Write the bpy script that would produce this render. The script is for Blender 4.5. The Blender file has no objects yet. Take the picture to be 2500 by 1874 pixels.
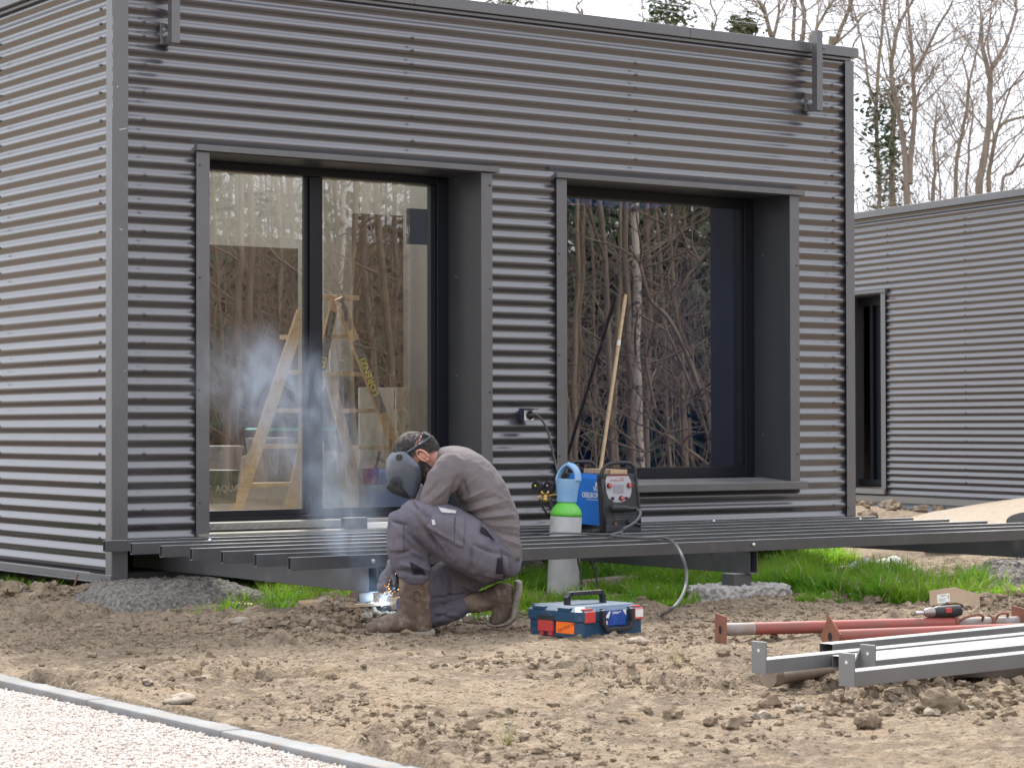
import bpy, bmesh, math, random
import numpy as np
from mathutils import Vector, Matrix, noise as mnoise
from mathutils.bvhtree import BVHTree
R_ = math.radians
scene = bpy.context.scene
COL = scene.collection
random.seed(7); rng = np.random.default_rng(11)

# ------------------------------------------------------------------ camera
FPX, TH, PI_, RO = 5685.456, 0.962512, 0.0186177, -0.00179858
CAM = np.array([-5.42595, -11.55484, 1.0])
cF = np.array([math.cos(TH)*math.cos(PI_), math.sin(TH)*math.cos(PI_), math.sin(PI_)])
cR = np.array([math.sin(TH), -math.cos(TH), 0.0]); cU = np.cross(cR, cF)
def ray(px, py):
    X, Y = px-1250, py-937; c, s = math.cos(RO), math.sin(RO)
    return cF*FPX + cR*(c*X+s*Y) - cU*(-s*X+c*Y)
def wp(px, py, d):
    return CAM + ray(px, py)/FPX*d
def at(px, py, ax, v):
    r = ray(px, py); i = 'XYZ'.index(ax); return CAM + r*((v-CAM[i])/r[i])
cam = bpy.data.cameras.new('camera'); camo = bpy.data.objects.new('camera', cam); COL.objects.link(camo)
m = Matrix((cR, cU, -cF)).transposed().to_4x4()
m = m @ Matrix.Rotation(RO, 4, 'Z'); m.translation = Vector(CAM)
camo.matrix_world = m
cam.sensor_width = 36.0; cam.lens = FPX/2500*36.0; cam.clip_start = 0.1; cam.clip_end = 2000
cam.dof.use_dof = True; cam.dof.focus_distance = 11.6; cam.dof.aperture_fstop = 9.0
scene.camera = camo
# ------------------------------------------------------------------ world, sun, exposure
SUN_EL, SUN_AZ = R_(47), R_(62)          # azimuth of the sun measured from +X towards +Y (behind the cabin, to the right)
w = bpy.data.worlds.new('World'); scene.world = w; w.use_nodes = True
nt = w.node_tree; nd = nt.nodes; lk = nt.links; bg = nd['Background']
sky = nd.new('ShaderNodeTexSky'); sky.sky_type = 'NISHITA'; sky.sun_disc = False
sky.sun_elevation = SUN_EL; sky.sun_rotation = math.pi/2 - SUN_AZ; sky.air_density = 1.0; sky.dust_density = 2.5
tc = nd.new('ShaderNodeTexCoord'); mp = nd.new('ShaderNodeMapping'); mp.inputs['Scale'].default_value = (1, 1, 2.2)
cn = nd.new('ShaderNodeTexNoise'); cn.inputs['Scale'].default_value = 3.2; cn.inputs['Detail'].default_value = 6
cr = nd.new('ShaderNodeMapRange'); cr.inputs['From Min'].default_value = 0.30; cr.inputs['From Max'].default_value = 0.50
cr.inputs['To Min'].default_value = 0.55
mx = nd.new('ShaderNodeMix'); mx.data_type = 'RGBA'; mx.inputs['B'].default_value = (11.7, 12.2, 13.4, 1)
lk.new(tc.outputs['Generated'], mp.inputs['Vector']); lk.new(mp.outputs[0], cn.inputs['Vector'])
lk.new(cn.outputs['Fac'], cr.inputs['Value']); lk.new(cr.outputs[0], mx.inputs['Factor'])
lk.new(sky.outputs[0], mx.inputs['A']); lk.new(mx.outputs['Result'], bg.inputs['Color'])
bg.inputs['Strength'].default_value = 0.10
sl = bpy.data.lights.new('sun', 'SUN'); sl.energy = 4.6; sl.angle = R_(9); sl.color = (1.0, 0.955, 0.89)
so = bpy.data.objects.new('sun', sl); COL.objects.link(so)
sd = Vector((math.cos(SUN_EL)*math.cos(SUN_AZ), math.cos(SUN_EL)*math.sin(SUN_AZ), math.sin(SUN_EL)))
so.rotation_euler = sd.to_track_quat('Z', 'Y').to_euler(); so.location = (12, 20, 25)
scene.view_settings.view_transform = 'Standard'; scene.view_settings.look = 'None'
scene.view_settings.exposure = 0.57; scene.view_settings.gamma = 1.0
try:
    scene.cycles.use_denoising = True; scene.cycles.max_bounces = 10; scene.cycles.transparent_max_bounces = 24
    scene.cycles.volume_bounces = 1; scene.cycles.sample_clamp_indirect = 6.0
except Exception: pass

# ------------------------------------------------------------------ helpers: tags, materials, mesh builder
def tag(o, label=None, cat=None, group=None, kind=None):
    if label: o['label'] = label
    if cat: o['category'] = cat
    if group: o['group'] = group
    if kind: o['kind'] = kind
    return o
def thing(name, label, cat, loc=(0, 0, 0), rz=0.0, group=None):
    o = bpy.data.objects.new(name, None); COL.objects.link(o); o.location = loc; o.rotation_euler = (0, 0, rz)
    o.empty_display_size = 0.05
    return tag(o, label, cat, group)
def mat(name, c1, c2=None, scale=6.0, rough=0.5, r2=None, bump=0.0, bscale=60.0, metal=0.0, coat=0.0, spec=0.5,
        detail=5, thr=(0.35, 0.65), stretch=(1, 1, 1), bdist=0.004, transl=0.0, ior=1.5):
    m = bpy.data.materials.new(name); m.use_nodes = True; n = m.node_tree.nodes; l = m.node_tree.links
    b = n['Principled BSDF']; b.inputs['Base Color'].default_value = (*c1, 1); b.inputs['Roughness'].default_value = rough
    b.inputs['Metallic'].default_value = metal; b.inputs['Coat Weight'].default_value = coat
    b.inputs['Coat Roughness'].default_value = 0.12; b.inputs['IOR'].default_value = ior; b.inputs['Specular IOR Level'].default_value = spec
    t = n.new('ShaderNodeTexCoord'); mpn = n.new('ShaderNodeMapping'); mpn.inputs['Scale'].default_value = stretch
    l.new(t.outputs['Object'], mpn.inputs['Vector'])
    if c2 is not None or r2 is not None:
        nz = n.new('ShaderNodeTexNoise'); nz.inputs['Scale'].default_value = scale; nz.inputs['Detail'].default_value = detail
        nz.inputs['Roughness'].default_value = 0.6
        l.new(mpn.outputs[0], nz.inputs['Vector'])
        mr = n.new('ShaderNodeMapRange'); mr.inputs['From Min'].default_value = thr[0]; mr.inputs['From Max'].default_value = thr[1]
        l.new(nz.outputs['Fac'], mr.inputs['Value'])
        if c2 is not None:
            mm = n.new('ShaderNodeMix'); mm.data_type = 'RGBA'; mm.inputs['A'].default_value = (*c1, 1); mm.inputs['B'].default_value = (*c2, 1)
            l.new(mr.outputs[0], mm.inputs['Factor']); l.new(mm.outputs['Result'], b.inputs['Base Color'])
        if r2 is not None:
            rr = n.new('ShaderNodeMapRange'); rr.inputs['To Min'].default_value = rough; rr.inputs['To Max'].default_value = r2
            l.new(mr.outputs[0], rr.inputs['Value']); l.new(rr.outputs[0], b.inputs['Roughness'])
    if bump:
        bn = n.new('ShaderNodeTexNoise'); bn.inputs['Scale'].default_value = bscale; bn.inputs['Detail'].default_value = 6
        l.new(mpn.outputs[0], bn.inputs['Vector'])
        bp = n.new('ShaderNodeBump'); bp.inputs['Strength'].default_value = bump; bp.inputs['Distance'].default_value = bdist
        l.new(bn.outputs['Fac'], bp.inputs['Height']); l.new(bp.outputs[0], b.inputs['Normal'])
    if transl:
        tr = n.new('ShaderNodeBsdfTranslucent'); ad = n.new('ShaderNodeMixShader'); ad.inputs[0].default_value = transl
        src = b.inputs['Base Color'].links[0].from_socket if b.inputs['Base Color'].links else None
        if src: l.new(src, tr.inputs['Color'])
        else: tr.inputs['Color'].default_value = (*c1, 1)
        l.new(b.outputs[0], ad.inputs[1]); l.new(tr.outputs[0], ad.inputs[2])
        l.new(ad.outputs[0], n['Material Output'].inputs['Surface'])
    return m
def stain(m, c, scale, lo, hi, amt=1.0, stretch=(1, 1, 1), rough=None):
    n = m.node_tree.nodes; l = m.node_tree.links; b = n['Principled BSDF']; t = n.new('ShaderNodeTexCoord'); q = n.new('ShaderNodeMapping'); q.inputs['Scale'].default_value = stretch
    q.inputs['Location'].default_value = (scale*1.7, 3.1, scale*.37)
    z = n.new('ShaderNodeTexNoise'); z.inputs['Scale'].default_value = scale; z.inputs['Detail'].default_value = 8; z.inputs['Roughness'].default_value = .65
    l.new(t.outputs['Object'], q.inputs['Vector']); l.new(q.outputs[0], z.inputs['Vector']); r = n.new('ShaderNodeMapRange'); r.inputs['From Min'].default_value = lo; r.inputs['From Max'].default_value = hi; r.inputs['To Max'].default_value = amt
    l.new(z.outputs['Fac'], r.inputs['Value']); i = n.new('ShaderNodeMix'); i.data_type = 'RGBA'; i.inputs['B'].default_value = (*c, 1); s = b.inputs['Base Color']
    if s.links: l.new(s.links[0].from_socket, i.inputs['A'])
    else: i.inputs['A'].default_value = s.default_value
    l.new(r.outputs[0], i.inputs['Factor']); l.new(i.outputs['Result'], s); return m
def emit(name, c, s):
    m = bpy.data.materials.new(name); m.use_nodes = True; b = m.node_tree.nodes['Principled BSDF']
    b.inputs['Base Color'].default_value = (*c, 1); b.inputs['Emission Color'].default_value = (*c, 1); b.inputs['Emission Strength'].default_value = s
    return m
V = lambda p: Vector((float(p[0]), float(p[1]), float(p[2])))
class MB:
    def __init__(s): s.v = []; s.f = []; s.m = []
    def add(s, vs, fs, k=0):
        o = len(s.v); s.v += [tuple(map(float, p)) for p in vs]; s.f += [tuple(i+o for i in f) for f in fs]; s.m += [k]*len(fs)
    def box(s, a, b, k=0, M=None):
        (x0, y0, z0), (x1, y1, z1) = a, b
        vs = [(x0,y0,z0),(x1,y0,z0),(x1,y1,z0),(x0,y1,z0),(x0,y0,z1),(x1,y0,z1),(x1,y1,z1),(x0,y1,z1)]
        if M is not None: vs = [M @ Vector(p) for p in vs]
        s.add(vs, [(0,3,2,1),(4,5,6,7),(0,1,5,4),(1,2,6,5),(2,3,7,6),(3,0,4,7)], k)
    def prism(s, poly, z0, z1, k=0, M=None):          # poly in xy, extruded along z
        n = len(poly); vs = [(x, y, z0) for x, y in poly]+[(x, y, z1) for x, y in poly]
        if M is not None: vs = [M @ Vector(p) for p in vs]
        fs = [tuple(range(n-1, -1, -1)), tuple(range(n, 2*n))]+[(i, (i+1) % n, n+(i+1) % n, n+i) for i in range(n)]
        s.add(vs, fs, k)
    def tube(s, pts, r, n=8, k=0, cap=True, closed=False):
        pts = [V(p) for p in pts]; N = len(pts); rs = r if isinstance(r, (list, tuple)) else [r]*N
        vs = []; up = None
        for i, p in enumerate(pts):
            a = pts[(i-1) % N] if closed or i > 0 else p; b = pts[(i+1) % N] if closed or i < N-1 else p
            t = (b-a); t = t.normalized() if t.length > 1e-9 else Vector((0, 0, 1))
            if up is None:
                up = Vector((0, 0, 1)) if abs(t.z) < 0.9 else Vector((1, 0, 0))
            x = up - t*up.dot(t); x = x.normalized() if x.length > 1e-6 else t.orthogonal().normalized(); up = x; y = t.cross(x)
            vs += [p + (x*math.cos(2*math.pi*j/n)+y*math.sin(2*math.pi*j/n))*rs[i] for j in range(n)]
        fs = []
        for i in range(N if closed else N-1):
            q = (i+1) % N
            fs += [(i*n+j, i*n+(j+1) % n, q*n+(j+1) % n, q*n+j) for j in range(n)]
        if cap and not closed: fs += [tuple(range(n-1, -1, -1)), tuple(range((N-1)*n, N*n))]
        s.add(vs, fs, k)
    def lathe(s, prof, n=24, k=0, M=None):            # prof [(r, z)] about z
        vs = []; 
        for r, z in prof: vs += [(r*math.cos(2*math.pi*j/n), r*math.sin(2*math.pi*j/n), z) for j in range(n)]
        if M is not None: vs = [M @ Vector(p) for p in vs]
        N = len(prof)
        fs = [(i*n+j, i*n+(j+1) % n, (i+1)*n+(j+1) % n, (i+1)*n+j) for i in range(N-1) for j in range(n)]
        fs += [tuple(range(n-1, -1, -1)), tuple(range((N-1)*n, N*n))]
        s.add(vs, fs, k)
    def rtube(s, p0, p1, w, h, t=0.004, k=0, up=(0, 0, 1)):   # hollow rectangular tube
        p0, p1 = V(p0), V(p1); d = (p1-p0).normalized(); u = Vector(up); sd_ = d.cross(u).normalized(); u = sd_.cross(d).normalized()
        q = [(-1, -1), (1, -1), (1, 1), (-1, 1)]; vs = []
        for p in (p0, p1):
            for ww, hh in ((w/2, h/2), (w/2-t, h/2-t)): vs += [p+sd_*(a*ww)+u*(b*hh) for a, b in q]
        fs = []
        for i in range(4):
            j = (i+1) % 4
            fs += [(i, j, 8+j, 8+i), (4+j, 4+i, 12+i, 12+j), (i, 4+i, 4+j, j), (8+i, 8+j, 12+j, 12+i)]
        s.add(vs, fs, k)
    def etube(s, secs, bdir, n=20, k=0, cap=True, sub=4):   # elliptical sweep: secs [(p, ra in plane, rb along bdir)]
        P = [V(q[0]) for q in secs]; A = [q[1] for q in secs]; B = [q[2] for q in secs]
        def cat(a, i, t):
            g = lambda q: a[max(0, min(len(a)-1, q))]
            p0, p1, p2, p3 = g(i-1), g(i), g(i+1), g(i+2)
            return 0.5*((2*p1)+(p2-p0)*t+(2*p0-5*p1+4*p2-p3)*t*t+(3*p1-p0-3*p2+p3)*t**3)
        L = []
        for i in range(len(P)-1):
            for j in range(sub): L.append((cat(P, i, j/sub), cat(A, i, j/sub), cat(B, i, j/sub)))
        L.append((P[-1], A[-1], B[-1])); bd = V(bdir).normalized()
        t0 = (L[1][0]-L[0][0]).normalized(); t1 = (L[-1][0]-L[-2][0]).normalized()
        pre = [(L[0][0]-t0*L[0][1]*q*0.5, L[0][1]*math.sqrt(max(0.02, 1-q*q)), L[0][2]*math.sqrt(max(0.02, 1-q*q))) for q in (0.98, 0.8, 0.45)] if cap else []
        post = [(L[-1][0]+t1*L[-1][1]*q*0.5, L[-1][1]*math.sqrt(max(0.02, 1-q*q)), L[-1][2]*math.sqrt(max(0.02, 1-q*q))) for q in (0.45, 0.8, 0.98)] if cap else []
        L = pre+L+post; vs = []; N = len(L)
        for i, (p, a, b) in enumerate(L):
            t = (L[min(i+1, N-1)][0]-L[max(i-1, 0)][0]).normalized(); nn = t.cross(bd).normalized(); bb = nn.cross(t).normalized()
            vs += [p+nn*(a*math.cos(2*math.pi*j/n))+bb*(b*math.sin(2*math.pi*j/n)) for j in range(n)]
        fs = [(i*n+j, i*n+(j+1) % n, (i+1)*n+(j+1) % n, (i+1)*n+j) for i in range(N-1) for j in range(n)]
        fs += [tuple(range(n-1, -1, -1)), tuple(range((N-1)*n, N*n))]
        s.add(vs, fs, k)
    def sphere(s, c, r, k=0, seg=16, rings=10, M=None, sc=(1, 1, 1)):
        prof = [(math.sin(math.pi*i/rings)*r, -math.cos(math.pi*i/rings)*r) for i in range(rings+1)]
        prof[0] = (r*0.01, -r); prof[-1] = (r*0.01, r)
        T = Matrix.Translation(V(c)) @ (M.to_4x4() if M is not None else Matrix.Identity(4)) @ Matrix.Diagonal((*sc, 1))
        s.lathe(prof, seg, k, T)
    def build(s, name, mats, parent=None, smooth=False, bevel=0.0, loc=None):
        me = bpy.data.meshes.new(name); me.from_pydata(s.v, [], s.f)
        for q in (mats if isinstance(mats, (list, tuple)) else [mats]): me.materials.append(q)
        me.polygons.foreach_set('material_index', s.m)
        if smooth: me.polygons.foreach_set('use_smooth', [True]*len(s.f))
        me.validate(); me.update()
        return link(name, me, parent, bevel, smooth)
def link(name, me, parent=None, bevel=0.0, smooth=False):
    o = bpy.data.objects.new(name, me); COL.objects.link(o)
    if parent is not None:
        o.parent = parent
        if parent.type == 'MESH' or not parent.get('_local'): pass
    if bevel:
        b = o.modifiers.new('bevel', 'BEVEL'); b.width = bevel; b.segments = 2; b.limit_method = 'ANGLE'; b.angle_limit = R_(40)
    if smooth == 'auto' :
        try: me.set_sharp_from_angle(angle=R_(35))
        except Exception: pass
    return o
def wchild(mb, name, mats, parent, smooth=False, bevel=0.0):
    """child built in world coordinates under a thing that sits elsewhere"""
    o = mb.build(name, mats, None, smooth, bevel); o.parent = parent
    bpy.context.view_layer.update(); o.matrix_parent_inverse = parent.matrix_world.inverted(); return o
def npmesh(name, vs, fs, mats, parent=None, smooth=False, midx=None):
    me = bpy.data.meshes.new(name); vs = np.asarray(vs, np.float32); fs = np.asarray(fs, np.int32); k = fs.shape[1]
    me.vertices.add(len(vs)); me.vertices.foreach_set('co', vs.ravel())
    me.loops.add(fs.size); me.loops.foreach_set('vertex_index', fs.ravel())
    me.polygons.add(len(fs)); me.polygons.foreach_set('loop_start', np.arange(0, fs.size, k, dtype=np.int32))
    for q in (mats if isinstance(mats, (list, tuple)) else [mats]): me.materials.append(q)
    if midx is not None: me.polygons.foreach_set('material_index', np.asarray(midx, np.int32))
    me.polygons.foreach_set('use_smooth', np.full(len(fs), smooth, bool))
    me.update(calc_edges=True); return link(name, me, parent)
def text_into(mb, s, M, size, k=0, depth=0.0006, align='CENTER', bold=0.0):
    cu = bpy.data.curves.new('t', 'FONT'); cu.body = s; cu.size = size; cu.align_x = align; cu.align_y = 'CENTER'; cu.extrude = depth; cu.offset = bold
    cu.resolution_u = 3
    o = bpy.data.objects.new('t', cu); COL.objects.link(o); dg = bpy.context.evaluated_depsgraph_get()
    me = bpy.data.meshes.new_from_object(o.evaluated_get(dg))
    mb.add([M @ v.co for v in me.vertices], [tuple(p.vertices) for p in me.polygons], k)
    bpy.data.objects.remove(o); bpy.data.curves.remove(cu); bpy.data.meshes.remove(me)
def frame(o, x, y, z=None):
    x = V(x).normalized(); y = V(y); y = (y-x*y.dot(x)).normalized(); z = x.cross(y)
    M = Matrix((x, y, z)).transposed().to_4x4(); M.translation = V(o); return M
def dup(root, label=None):
    r = root.copy(); COL.objects.link(r)
    if label: r['label'] = label
    for ch in root.children:
        c = ch.copy(); COL.objects.link(c); c.parent = r; c.matrix_parent_inverse = ch.matrix_parent_inverse.copy()
        for g in ch.children:
            d = g.copy(); COL.objects.link(d); d.parent = c; d.matrix_parent_inverse = g.matrix_parent_inverse.copy()
    return r

# numpy noise
def _h(ix, iy, s):
    n = (ix.astype(np.int64)*374761393 + iy.astype(np.int64)*668265263 + s*1442695041) & 0x7fffffff
    n = ((n ^ (n >> 13))*1274126177) & 0x7fffffff
    return ((n ^ (n >> 16)) & 0xffff)/65535.0
def vnoise(x, y, s=0):
    ix, iy = np.floor(x), np.floor(y); fx, fy = x-ix, y-iy; fx = fx*fx*fx*(fx*(fx*6-15)+10); fy = fy*fy*fy*(fy*(fy*6-15)+10)
    a = _h(ix, iy, s); b = _h(ix+1, iy, s); c = _h(ix, iy+1, s); d = _h(ix+1, iy+1, s)
    return (a*(1-fx)+b*fx)*(1-fy)+(c*(1-fx)+d*fx)*fy
def fbm(x, y, o=4, s=0, g=0.5):
    t = 0*x; a = 1.0; tot = 0
    for i in range(o):
        t = t+a*vnoise(x*2**i+13.7*i, y*2**i-7.3*i, s+i); tot += a; a *= g
    return t/tot
def sstep(a, b, x):
    t = np.clip((x-a)/(b-a), 0, 1); return t*t*(3-2*t)
def bump2(x, y, cx, cy, rx, ry, h, rz=0.0):
    c, s = math.cos(rz), math.sin(rz); u = ((x-cx)*c+(y-cy)*s)/rx; v = (-(x-cx)*s+(y-cy)*c)/ry
    return h*np.exp(-(u*u+v*v))
def worley(x, y, s=0):
    ix, iy = np.floor(x), np.floor(y); best = np.full(x.shape, 9.0)
    for dx in (-1, 0, 1):
        for dy in (-1, 0, 1):
            cx, cy = ix+dx, iy+dy
            px_ = cx+_h(cx, cy, s+5); py_ = cy+_h(cx, cy, s+9); best = np.minimum(best, (x-px_)**2+(y-py_)**2)
    return np.sqrt(best)
def gh(x, y, fine=True):
    x = np.asarray(x, float); y = np.asarray(y, float)
    z = 0.045 + 0.05*(fbm(x*0.9, y*0.9, 3, 3)-0.5)
    z += bump2(x, y, 0.12, -2.05, 0.38, 0.24, 0.066) + bump2(x, y, 0.33, -1.95, 0.22, 0.16, 0.05) + bump2(x, y, 0.9, -2.0, 0.45, 0.16, 0.025) - bump2(x, y, .27, -2.45, .26, .2, .045) - bump2(x, y, .75, -5.0, .9, .45, .035)
    z += bump2(x, y, 3.45, -2.05, 0.35, 0.22, 0.06) + bump2(x, y, 2.55, -2.25, 0.35, 0.2, 0.05)
    z += bump2(x, y, -0.75, 0.25, 0.55, 0.3, 0.10) + bump2(x, y, -0.25, 0.0, 0.25, 0.25, 0.05)
    z += bump2(x, y, 6.4, -1.4, 1.0, 0.6, 0.06) + bump2(x, y, 10.9, 6.2, 1.2, .8, 0.16)
    z += bump2(x, y, 3.95, -2.95, 0.5, 0.25, 0.05)
    foot = 1-.75*np.exp(-((x-.27)/.3)**2-((y+2.45)/.25)**2)
    z += 0.25*sstep(-9, -14, y)*sstep(-6, 8, x) 
    hill = sstep(-24, -52, y)*6.5*(0.28+0.72*sstep(3, 20, x)) + sstep(40, 90, y)*0.0
    z += hill
    if fine:
        wgt = 1-sstep(10, 20, np.hypot(x-2, y+3))
        cl = np.clip(1-worley(x*7+0.6*fbm(x*6, y*6, 2, 8), y*7, 2)*1.55, 0, 1)*(fbm(x*1.7, y*1.7, 2, 21) > .47)
        cl2 = np.clip(1-worley(x*17, y*17, 4)*1.5, 0, 1); cl3 = np.clip(1-worley(x*38, y*38, 6)*1.5, 0, 1)
        rough = 0.35+0.9*sstep(0.4, 0.62, fbm(x*1.1+4, y*1.1, 2, 31))
        z += wgt*foot*(0.034*np.sqrt(cl)*rough + 0.014*np.sqrt(cl2)*rough + 0.006*np.sqrt(cl3) + 0.030*(fbm(x*9, y*9, 4, 11)-0.5)+0.016*(np.abs(fbm(x*22, y*22, 3, 15)-.5)-.1))
    return z
def g1(x, y): return float(gh(np.array([x]), np.array([y]), False)[0])
# ------------------------------------------------------------------ materials
M = {}
M['clad'] = mat('cladding_paint', (0.040, 0.035, 0.043), (0.047, 0.042, 0.049), 1.2, 0.26, 0.33, coat=0.2, spec=0.5, ior=2.15, stretch=(0.4, 0.4, 3), bump=0.03, bscale=9, bdist=0.01)
M['trim'] = mat('trim_paint', (0.066, 0.063, 0.067), (0.075, 0.071, 0.074), 3, 0.36, 0.44, spec=0.5, ior=2.0, bump=0.04, bscale=14, bdist=0.004)
M['reveal'] = mat('reveal_paint', (0.040, 0.042, 0.050), (0.047, 0.049, 0.056), 3, 0.34, 0.42, ior=1.5)
M['screw'] = mat('screw_steel', (0.12, 0.12, 0.125), rough=0.3, metal=0.6)
M['frame'] = mat('window_frame', (0.008, 0.009, 0.014), rough=0.35, spec=0.4)
M['steel'] = mat('deck_steel', (0.043, 0.043, 0.046), (0.052, 0.051, 0.052), 9, 0.40, 0.50, spec=0.5, ior=1.75, bump=0.05, bscale=40, bdist=0.001)
M['steelin'] = mat('tube_inside', (0.02, 0.02, 0.022), rough=0.7)
M['rail'] = mat('grey_beam', (0.085, 0.085, 0.088), (0.10, 0.098, 0.098), 7, 0.46, 0.54, spec=0.5, ior=2.4, bump=0.04, bscale=30, bdist=0.001)
M['zinc'] = mat('zinc', (0.55, 0.56, 0.58), rough=0.3, metal=0.9)
M['inwall'] = mat('plaster', (0.54, 0.50, 0.43), (0.47, 0.435, 0.37), 2, 0.9)
M['indark'] = mat('dark_board', (0.10, 0.065, 0.048), (0.07, 0.045, 0.035), 3, 0.7)
M['infloor'] = mat('site_floor', (0.33, 0.29, 0.24), (0.22, 0.19, 0.16), 3, 0.8)
M['black'] = mat('black_plastic', (0.018, 0.018, 0.021), (0.028, 0.028, 0.030), 20, 0.42, 0.6, bump=0.08, bscale=90, bdist=0.001)
M['wood'] = mat('bare_wood', (0.56, 0.42, 0.26), (0.45, 0.32, 0.19), 4, 0.65, stretch=(1, 1, 8), bump=0.1, bscale=30)
M['plywood'] = mat('pale_wood', (0.52, 0.36, 0.22), (0.40, 0.26, 0.15), 12, 0.7, stretch=(1, 6, 6), bump=0.15, bscale=40)
M['white'] = mat('white_board', (0.78, 0.77, 0.72), (0.70, 0.69, 0.64), 3, 0.75)
M['tread'] = mat('tread_plate', (0.24, 0.23, 0.215), (0.30, 0.27, 0.225), 9, 0.5, 0.8, metal=0.3)
M['void'] = mat('underfloor', (0.02, 0.017, 0.015), rough=0.95)  # near-black colour used for shaded gaps and holes
M['concrete'] = mat('rough_concrete', (0.29, 0.262, 0.228), (0.12, 0.108, 0.094), 46, 0.95, bump=1.0, bscale=42, bdist=0.05, thr=(0.4, 0.62))
def glass_mat(name, tint, refl, ior=1.5):
    m = bpy.data.materials.new(name); m.use_nodes = True; n = m.node_tree.nodes; l = m.node_tree.links; n.remove(n['Principled BSDF'])
    tr = n.new('ShaderNodeBsdfTransparent'); tr.inputs[0].default_value = (*tint, 1)
    gl = n.new('ShaderNodeBsdfGlossy'); gl.inputs['Roughness'].default_value = 0.0; gl.inputs[0].default_value = (1.0, .97, .94, 1)
    fr = n.new('ShaderNodeFresnel'); fr.inputs[0].default_value = ior
    ma = n.new('ShaderNodeMath'); ma.operation = 'MULTIPLY_ADD'; ma.inputs[1].default_value = 1.0; ma.inputs[2].default_value = refl
    t = n.new('ShaderNodeTexCoord'); nz = n.new('ShaderNodeTexNoise'); nz.inputs['Scale'].default_value = 1.1; nz.inputs['Detail'].default_value = 1
    bp = n.new('ShaderNodeBump'); bp.inputs['Strength'].default_value = 0.25; bp.inputs['Distance'].default_value = 0.006
    l.new(t.outputs['Object'], nz.inputs['Vector']); l.new(nz.outputs['Fac'], bp.inputs['Height']); l.new(bp.outputs[0], gl.inputs['Normal'])
    mi = n.new('ShaderNodeMixShader'); l.new(fr.outputs[0], ma.inputs[0]); l.new(ma.outputs[0], mi.inputs[0])
    l.new(tr.outputs[0], mi.inputs[1]); l.new(gl.outputs[0], mi.inputs[2]); l.new(mi.outputs[0], n['Material Output'].inputs['Surface']); return m
M['glass'] = glass_mat('double_glazing', (0.80, 0.82, 0.80), 0.19)
M['glass2'] = glass_mat('coated_glazing', (0.50, 0.65, 0.80), 0.19)

def pale_tops(m, top_col, a=.55, b_=.9):  # mixes a paler colour into faces that look up
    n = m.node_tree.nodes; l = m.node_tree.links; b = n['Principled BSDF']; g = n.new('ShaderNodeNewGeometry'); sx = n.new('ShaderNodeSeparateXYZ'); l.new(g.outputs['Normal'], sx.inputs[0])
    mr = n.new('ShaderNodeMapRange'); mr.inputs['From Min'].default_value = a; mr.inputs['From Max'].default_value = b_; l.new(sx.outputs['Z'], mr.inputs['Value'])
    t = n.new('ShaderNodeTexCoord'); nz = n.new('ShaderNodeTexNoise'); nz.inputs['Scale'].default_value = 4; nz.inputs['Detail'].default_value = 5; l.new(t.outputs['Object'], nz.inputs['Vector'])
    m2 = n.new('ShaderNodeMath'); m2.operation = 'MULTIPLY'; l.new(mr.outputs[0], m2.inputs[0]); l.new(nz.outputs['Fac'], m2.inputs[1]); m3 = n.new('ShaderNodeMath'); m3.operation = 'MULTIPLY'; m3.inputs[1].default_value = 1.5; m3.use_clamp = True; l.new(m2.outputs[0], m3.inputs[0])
    mi = n.new('ShaderNodeMix'); mi.data_type = 'RGBA'; l.new(b.inputs['Base Color'].links[0].from_socket, mi.inputs['A']); mi.inputs['B'].default_value = (*top_col, 1); l.new(m3.outputs[0], mi.inputs['Factor']); l.new(mi.outputs['Result'], b.inputs['Base Color'])
pale_tops(M['steel'], (.50, .495, .50), .75, .95); pale_tops(M['trim'], (.24, .23, .225))  # sky glare put into the colour of joist tops; trim tops just paler
stain(M['trim'], (.17, .15, .13), 6, .58, .75, .35); stain(M['steel'], (.16, .125, .09), 5, .58, .75, .5); stain(M['reveal'], (.10, .09, .08), 7, .6, .8, .3); stain(M['rail'], (.16, .14, .12), 6, .6, .78, .4)
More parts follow.
